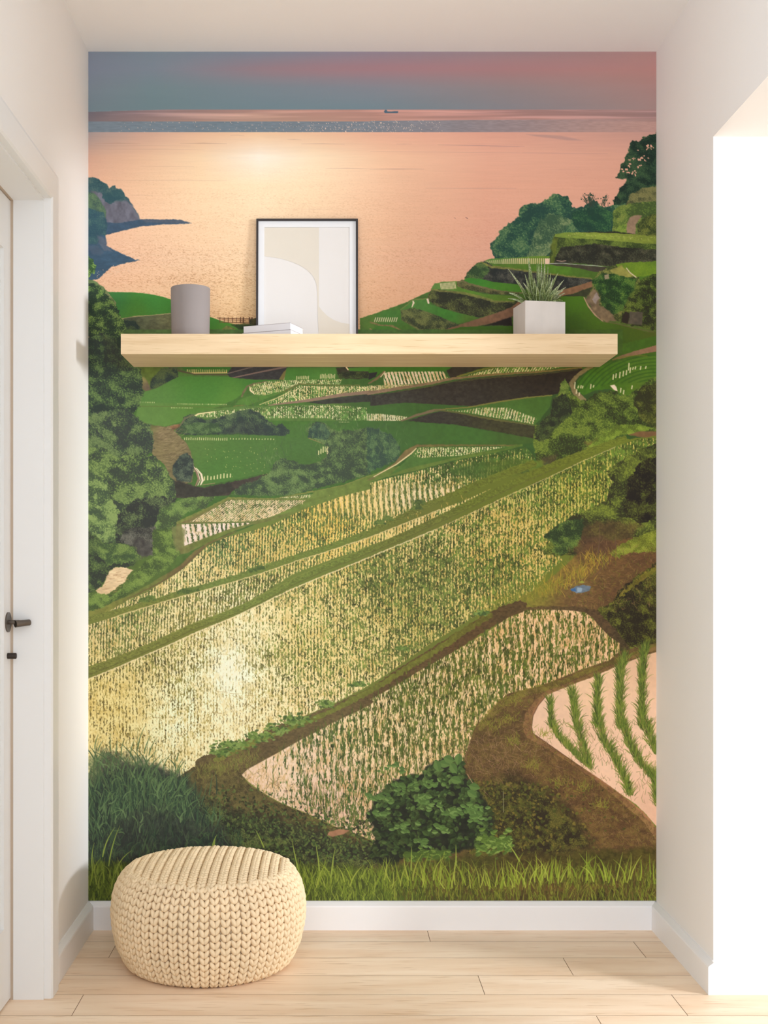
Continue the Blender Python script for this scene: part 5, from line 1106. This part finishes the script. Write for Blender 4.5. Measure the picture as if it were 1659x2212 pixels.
# ------------------------------------------------------------------ things on the shelf
def lathe(name, prof, mat, loc, n=64, parent=None, inner=None):
    bm = bmesh.new(); rings = []
    for r, z in prof:
        rings.append([bm.verts.new((r*U*math.cos(q*2*math.pi/n), r*U*math.sin(q*2*math.pi/n), z*U)) for q in range(n)])
    for a, b in zip(rings[:-1], rings[1:]):
        for q in range(n): bm.faces.new((a[q], a[(q+1) % n], b[(q+1) % n], b[q]))
    bm.faces.new(rings[0][::-1]); bm.faces.new(rings[-1])
    o = bm_obj(name, bm, mat, parent); sharp(o, .9); o.location = loc
    return o
cd = FD/1.037
cup = lathe('cylinder_vase', [(34, 0), (37.5, .6), (39, 3), (39.6, 20), (40.3, 60), (40.8, 106.6), (40.2, 107.8), (38.8, 107.8), (38.2, 106.6), (37.6, 60), (36, 6), (30, 4)], M['cup'], W((411.5-712)/1.037, cd, SZ1))
tag(cup, 'plain matte grey cylindrical vase on the left of the shelf', 'vase')

# picture frame, leaning on the wall
F0 = empty('picture_frame', W(-48.4, 2577, SZ1), 'thin black picture frame with beige abstract print leaning on the shelf', 'picture frame')
FH, FWd, FT, FB = 277.5, 218.6, 9.0, 4.2
lean = math.atan2(13.5, 277)
F0.rotation_euler = (-lean, 0, 0)
def fbox(bm, x0, x1, y0, y1, z0, z1):
    vs = [bm.verts.new((x*U, y*U, z*U)) for z in (z0, z1) for y in (y0, y1) for x in (x0, x1)]
    for f in ((0, 2, 3, 1), (4, 5, 7, 6), (0, 1, 5, 4), (2, 6, 7, 3), (0, 4, 6, 2), (1, 3, 7, 5)): bm.faces.new([vs[i] for i in f])
bm = bmesh.new(); w2 = FWd/2
for b in [(-w2, -w2+FB, 0, FT, 0, FH), (w2-FB, w2, 0, FT, 0, FH), (-w2+FB, w2-FB, 0, FT, 0, FB), (-w2+FB, w2-FB, 0, FT, FH-FB, FH)]: fbox(bm, *b)
bm_obj('frame_border', bm, M['black'], F0, bevel=.0005)
bm = bmesh.new(); fbox(bm, -w2+FB, w2-FB, FT-3, FT-1, FB, FH-FB); bm_obj('backing_board', bm, M['black'], F0)
bm = bmesh.new()
ax0, ax1, az1, az0 = -w2+17, w2-18, FH-17.5, 17.5
for b in [(-w2+FB, ax0, 4.6, 5.6, FB, FH-FB), (ax1, w2-FB, 4.6, 5.6, FB, FH-FB), (ax0, ax1, 4.6, 5.6, FB, az0), (ax0, ax1, 4.6, 5.6, az1, FH-FB)]: fbox(bm, *b)
bm_obj('mat_board', bm, M['mat_board'], F0)
# the print: off-white paper with a beige field, drawn as flat shapes of the sheet
def fpx(x, y): return ((x-664.0)*1.0*U/1.0075, (1215-y)/1.0075-463)
bm = bmesh.new()
def sheet(pts, y, mi):
    pts = [(a, z) for a, z in pts]
    vs = [bm.verts.new((a, y*U, z*U)) for a, z in pts]; f = bm.faces.new(vs); f.material_index = mi
fr_ = lambda *v: [((x-664.0)/1.0075*U, (1215-y)/1.0075-463) for x, y in v]
sheet([(ax0*U, az0), (ax1*U, az0), (ax1*U, az1), (ax0*U, az1)], 5.9, 0)
sheet(fr_((571, 487), (689.5, 487), (689.5, 660), (697, 670), (708, 681), (722, 690), (738, 696), (757, 699), (757, 745), (690, 745), (688, 700), (686.5, 660), (686, 630), (684, 610), (677, 594), (666, 582), (650, 571), (632, 563), (606, 555), (571, 550)), 5.4, 1)
me_o = bm_obj('art_print', bm, [M['print_light'], M['print_beige']], F0)
me_o['label'] = 'off-white sheet with a curved beige shape'

# two white books
bang = math.radians(22)
def book(name, x, d, z, w, l, t, label, rot):
    e = empty(name, W(x, d, z), label, 'book', 'white books stacked before the frame')
    e.rotation_euler = (0, 0, rot)
    # local: corner at origin, spine runs along -x, depth along +y
    ct = 1.6
    bm = bmesh.new()
    for b in [(-l, 0, 0, w, 0, ct), (-l, 0, 0, w, t-ct, t), (-l, 0, 0, ct, ct, t-ct)]: fbox(bm, *b)
    bm_obj('book_cover', bm, M['cover'], e, bevel=.0005)
    bm = bmesh.new()
    for b in [(-l-.15, .15, -.25, w+.15, t-.7, t-.1), (-l-.15, .15, -.25, w+.15, .1, .5)]: fbox(bm, *b)
    ed_ = bm_obj('cover_edge', bm, M['cover_edge'], e); ed_['label'] = 'thin grey rim of the cover'
    bm = bmesh.new(); fbox(bm, -l+2, -.8, ct, w-2.5, ct, t-ct); pg = bm_obj('pages', bm, M['paper'], e); pg['label'] = 'cream-white page block'
    return e
b1 = book('book', -79.5, 2463, SZ1, 70, 110, 13.8, 'white book lying under the other one on the shelf', -bang)
b2 = book('book', -80.6, 2464.5, SZ1+13.8, 68, 106, 14.4, 'white book lying on top of the other one', -bang)

# ------------------------------------------------------------------ potted spiky plant
pa = math.radians(9)
PX, PD = 402.4, 2476.0
P0 = empty('potted_plant', W(PX, PD, SZ1), 'spiky green plant in a square pale concrete pot on the shelf', 'potted plant')
P0.rotation_euler = (0, 0, pa)
PWd, PDp, PH = 86.0, 80.0, 76.0
bm = bmesh.new()
o4 = [(0, 0), (PWd, 0), (PWd, PDp), (0, PDp)]; wl = 5.5
i4 = [(wl, wl), (PWd-wl, wl), (PWd-wl, PDp-wl), (wl, PDp-wl)]
vb = [bm.verts.new((x*U, y*U, 0)) for x, y in o4]; vt = [bm.verts.new((x*U, y*U, PH*U)) for x, y in o4]
vi = [bm.verts.new((x*U, y*U, PH*U)) for x, y in i4]; vd = [bm.verts.new((x*U, y*U, (PH-14)*U)) for x, y in i4]
bm.faces.new(vb[::-1]); bm.faces.new(vd)
for i in range(4):
    j = (i+1) % 4
    bm.faces.new((vb[i], vb[j], vt[j], vt[i])); bm.faces.new((vt[i], vt[j], vi[j], vi[i])); bm.faces.new((vi[i], vi[j], vd[j], vd[i]))
pot = bm_obj('planter', bm, M['concrete'], P0, bevel=.0007); pot['label'] = 'square pale concrete pot'
bm = bmesh.new(); nn = 14; rs_ = random.Random(3)
g_ = [[bm.verts.new(((wl+(PWd-2*wl)*i/nn)*U, (wl+(PDp-2*wl)*j/nn)*U, (PH-7+rs_.random()*3)*U)) for i in range(nn+1)] for j in range(nn+1)]
for j in range(nn):
    for i in range(nn): bm.faces.new((g_[j][i], g_[j][i+1], g_[j+1][i+1], g_[j+1][i]))
bm_obj('soil', bm, M['soil'], P0, smooth=True)
# leaf material: banded grey-green
lm = bpy.data.materials.new('banded_green_leaf'); lm.use_nodes = True; nt = lm.node_tree; p = nt.nodes['Principled BSDF']; p.inputs['Roughness'].default_value = .5
at_ = nt.nodes.new('ShaderNodeAttribute'); at_.attribute_name = 'leafcol'
nz = nt.nodes.new('ShaderNodeTexNoise'); nz.inputs['Scale'].default_value = 260; tc_ = nt.nodes.new('ShaderNodeTexCoord'); nt.links.new(tc_.outputs['Object'], nz.inputs[0])
rp = nt.nodes.new('ShaderNodeValToRGB'); rp.color_ramp.elements[0].position = .42; rp.color_ramp.elements[0].color = (.30, .34, .22, 1); rp.color_ramp.elements[1].position = .56; rp.color_ramp.elements[1].color = (1, 1, 1, 1)
nt.links.new(nz.outputs[0], rp.inputs[0])
mx = nt.nodes.new('ShaderNodeMix'); mx.data_type = 'RGBA'; mx.blend_type = 'MULTIPLY'; mx.inputs[0].default_value = .75
nt.links.new(at_.outputs['Color'], mx.inputs[6]); nt.links.new(rp.outputs[0], mx.inputs[7]); nt.links.new(mx.outputs[2], p.inputs['Base Color'])
def add_leaf(tipx, tipy, basex, wdt, bow, depth, base_d, tone):
    # tip given where it points to in the pot's own frame
    s_ = FD/(PD+base_d)
    tip = Vector(((tipx-712)/s_, PD+base_d+depth, (1215-tipy)/s_+CH)); s2 = FD/tip[1]
    tip = Vector(((tipx-712)/s2, tip[1], (1215-tipy)/s2+CH))
    b0 = Vector(((basex-712)/s_, PD+base_d, SZ1+PH-6))
    mid = b0.lerp(tip, .5)+Vector((0, 0, bow))
    n = 12; vs = []; fs = []; cs = []
    inv = Matrix.Rotation(-pa, 3, 'Z')
    ca_, cb_ = tone
    prev = None
    for i in range(n+1):
        t = i/n; c = b0*(1-t)**2+mid*2*t*(1-t)+tip*t*t
        dv = ((mid-b0)*(1-t)+(tip-mid)*t).normalized()
        side = dv.cross(Vector((.15, -1, .2))).normalized()
        if side.x < 0: side = -side
        nrm = side.cross(dv).normalized()
        hw = wdt*.5*(min(1, .75+t*1.3))*(1-t**2.2)+.12
        for k, (sd, cup_) in enumerate(((-1, .35), (0, -.25), (1, .35))):
            q = c+side*hw*sd+nrm*hw*cup_; v = inv @ (Vector((q[0]-PX, q[1]-PD, q[2]-SZ1))*U); vs.append(v)
            cs.append(tuple(ca_[m]*(1-t)+cb_[m]*t for m in range(3))+(1,))
        for sd in (-1, 1):     # underside row gives the blade thickness
            q = c+side*hw*sd*.9+nrm*(hw*.2-.9); v = inv @ (Vector((q[0]-PX, q[1]-PD, q[2]-SZ1))*U); vs.append(v); cs.append(tuple(c_*.8 for c_ in ca_)+(1,))
        if i:
            a = (i-1)*5; b = i*5
            fs += [(a, a+1, b+1, b), (a+1, a+2, b+2, b+1), (a+2, a+4, b+4, b+2), (a+4, a+3, b+3, b+4), (a+3, a, b, b+3)]
    me = bpy.data.meshes.new('leaf'); me.from_pydata([tuple(v) for v in vs], [], fs)
    at2 = me.color_attributes.new('leafcol', 'FLOAT_COLOR', 'POINT'); at2.data.foreach_set('color', [c_ for c in cs for c_ in c])
    return link('leaf', me, lm, P0, smooth=True)
g1 = ((.20, .27, .06), (.44, .50, .26)); g2 = ((.13, .20, .04), (.33, .40, .17)); g3 = ((.24, .31, .09), (.52, .56, .36)); g4 = ((.07, .11, .02), (.24, .31, .12))
leaves = [(1097, 580, 1152, 4.4, 6, 10, 34, g3), (1134, 592, 1153, 4.4, 0, -6, 30, g1), (1122, 617, 1146, 6, 4, -14, 22, g2), (1092, 633, 1142, 4, 16, -6, 30, g3), (1097, 645, 1140, 3.6, 7, 4, 22, g3),
 (1141, 555, 1156, 7.5, 0, 4, 44, g1), (1142, 583, 1149, 6, 0, 8, 52, g2), (1160, 568, 1164, 5.4, 0, 2, 40, g2), (1164, 567, 1166, 5.4, 0, -4, 34, g1), (1170, 564, 1168, 5.4, 0, 0, 46, g3),
 (1177, 561, 1175, 5, 0, 3, 38, g1), (1174, 577, 1172, 5, 0, 8, 56, g4), (1184, 573, 1178, 5.4, 0, 6, 48, g2), (1190, 589, 1180, 5, 0, -4, 30, g1), (1206, 589, 1172, 6.4, 6, -8, 26, g2), (1194, 601, 1182, 4.6, 2, -10, 24, g3),
 (1219, 604, 1182, 4.2, 10, 4, 34, g3), (1205, 618, 1178, 5, 6, -16, 20, g1), (1223, 620, 1184, 4.2, 10, 0, 36, g3), (1217, 628, 1182, 4.2, 12, -12, 26, g3), (1209, 627, 1180, 4.6, 9, -16, 18, g1), (1221, 633, 1186, 3.8, 10, 4, 40, g3),
 (1216, 650, 1186, 3.4, 12, -16, 18, g1), (1154, 600, 1158, 8.5, 0, -8, 24, g1), (1163, 598, 1165, 7.5, 0, -10, 22, g4), (1172, 604, 1170, 8.5, 0, -10, 20, g1), (1183, 606, 1174, 8, 0, -8, 26, g2), (1147, 616, 1158, 7.6, 2, -14, 18, g4),
 (1138, 622, 1154, 7, 4, -16, 16, g2), (1130, 610, 1160, 4.8, 4, -14, 20, g3), (1188, 618, 1176, 7.5, 3, -14, 18, g1), (1196, 634, 1182, 6, 5, -16, 16, g2), (1160, 618, 1164, 9, 0, -14, 14, g1), (1176, 622, 1172, 9, 0, -14, 14, g2),
 (1150, 628, 1160, 7, 3, -14, 12, g4), (1168, 630, 1170, 8, 0, -10, 10, g4), (1186, 634, 1180, 7, 3, -12, 12, g4), (1140, 640, 1152, 5, 3, -10, 14, g1)]
for L_ in leaves: add_leaf(L_[0], L_[1], L_[2], L_[3]*1.45, *L_[4:])

# ------------------------------------------------------------------ knitted pouf
QX, QD = -239.0, 2386.0
Q0 = empty('knitted_pouf', W(QX, QD, 0), 'round cream chunky knitted pouf on the wooden floor', 'pouf')
prof = [(150, 3), (163, 8), (172, 22), (183, 48), (190, 80), (192.5, 108), (190, 136), (183, 160), (172, 178), (158, 190)]
cum = [0]
for a, b in zip(prof[:-1], prof[1:]): cum.append(cum[-1]+math.hypot(b[0]-a[0], b[1]-a[1]))
def pat(t):
    L = t*cum[-1]
    r = np.interp(L, cum, [p_[0] for p_ in prof]); z = np.interp(L, cum, [p_[1] for p_ in prof])
    e = .02*cum[-1]
    dr = np.interp(min(L+e, cum[-1]), cum, [p_[0] for p_ in prof])-np.interp(max(L-e, 0), cum, [p_[0] for p_ in prof])
    dz = np.interp(min(L+e, cum[-1]), cum, [p_[1] for p_ in prof])-np.interp(max(L-e, 0), cum, [p_[1] for p_ in prof])
    n = math.hypot(dr, dz); return r, z, dr/n, dz/n
# template lobe: a fat teardrop
def lobe_template(nu=10, nv_=7):
    vs = [(0, 0, -1)]
    for j in range(1, nv_):
        a = math.pi*j/nv_; z = -math.cos(a); r = math.sin(a)**.8
        for i in range(nu): vs.append((r*math.cos(2*math.pi*i/nu), r*math.sin(2*math.pi*i/nu), z))
    vs.append((0, 0, 1)); fs = []
    for i in range(nu): fs.append((0, 1+(i+1) % nu, 1+i))
    for j in range(nv_-2):
        for i in range(nu):
            a = 1+j*nu+i; b = 1+j*nu+(i+1) % nu; fs.append((a, b, b+nu, a+nu))
    t = len(vs)-1; o_ = 1+(nv_-2)*nu
    for i in range(nu): fs.append((t, o_+i, o_+(i+1) % nu))
    return np.array(vs), fs
LV, LF = lobe_template()
class Yarn:
    def __init__(s): s.v = []; s.f = []; s.n = 0; s.r = random.Random(5)
    def lobe(s, c, ax, nr, la, lb, lc):
        c = np.array(c); ax = np.array(ax)/np.linalg.norm(ax); nr = np.array(nr)-np.dot(nr, ax)*ax; nr /= np.linalg.norm(nr); sd = np.cross(ax, nr)
        j = 1+s.r.uniform(-.05, .05)
        P = c+LV[:, 2:3]*ax*la*j+LV[:, 0:1]*sd*lb*j+LV[:, 1:2]*nr*lc
        s.v.append(P*U); s.f += [tuple(q+s.n for q in f) for f in LF]; s.n += len(LV)
    def stitch(s, c, t, v, n, w, h):
        # a knitted V: two lobes leaning from the outer top to the centre bottom
        t, v, n, c = map(np.array, (t, v, n, c)); jj = s.r.uniform(-.5, .5)
        for sg in (-1, 1):
            ax = -v*h*.80-t*sg*w*.27+n*.8
            cc = c+t*sg*w*.205+v*(jj*.4)+n*(s.r.uniform(-.4, .4))
            s.lobe(cc, ax, n, h*.66, w*.235, w*.29)
    def build(s, name, core, mat, parent):
        vs = np.concatenate(s.v); me = bpy.data.meshes.new(name); n0 = len(vs)
        cv, cf = core
        me.from_pydata([tuple(q) for q in vs]+[tuple(np.array(q)*U) for q in cv], [], s.f+[tuple(q+n0 for q in f) for f in cf])
        return link(name, me, mat, parent, smooth=True)
def revolve(prof, n=72, cap=True):
    vs = []; fs = []
    for r, z in prof:
        for i in range(n): vs.append((r*math.cos(2*math.pi*i/n), r*math.sin(2*math.pi*i/n), z))
    for j in range(len(prof)-1):
        for i in range(n): fs.append((j*n+i, j*n+(i+1) % n, (j+1)*n+(i+1) % n, (j+1)*n+i))
    if cap: fs.append(tuple(range(n))[::-1]); fs.append(tuple((len(prof)-1)*n+i for i in range(n)))
    return vs, fs
Y = Yarn()
NC, NR = 60, 16
for c_ in range(NC):
    th = 2*math.pi*(c_+.5)/NC+math.pi/2*0
    e = np.array((math.cos(th), math.sin(th), 0)); tt = np.array((-math.sin(th), math.cos(th), 0))
    zoff = Y.r.uniform(-.25, .25)
    for r_ in range(NR):
        t_ = (r_+.5+zoff*.6)/NR; t_ = min(max(t_, .01), .99)
        r, z, dr, dz = pat(t_)
        w = 2*math.pi*r/NC
        v = e*dr+np.array((0, 0, dz)); n = e*dz-np.array((0, 0, dr))
        Y.stitch(e*(r-4.5)+np.array((0, 0, z)), tt, v, n, w, cum[-1]/NR)
core = revolve([(a-9, max(b, 1.5)) for a, b in prof]+[(120, 184)])
Y.build('side_cover', core, M['yarn'], Q0)
Y = Yarn(); Y.r = random.Random(9)
def topz(r): 
    q = min(1, r/168.)
    return 190+13*(1-q**2.4)-3.5*max(0, q-.9)/.1
tw, th_ = 18.6, 12.6
for ix in range(-10, 11):
    x = ix*tw
    for iy in range(-15, 16):
        y = (iy+.5*(ix % 2)*.5)*th_
        r = math.hypot(x, y)
        if r > 165: continue
        z = topz(r); g = (topz(min(169, r+3))-topz(max(r-3, 0)))/6
        n = np.array((-g*x/(r+1e-6), -g*y/(r+1e-6), 1.)); n /= np.linalg.norm(n)
        v = np.array((0, 1., 0)); v = v-n*np.dot(v, n); t = np.cross(v, n)
        Y.stitch(np.array((x, y, z-4)), t, v, n, tw, th_)
core = revolve([(160, 180), (148, 183), (110, 190), (60, 194), (4, 195)])
Y.build('top_cover', core, M['yarn'], Q0)
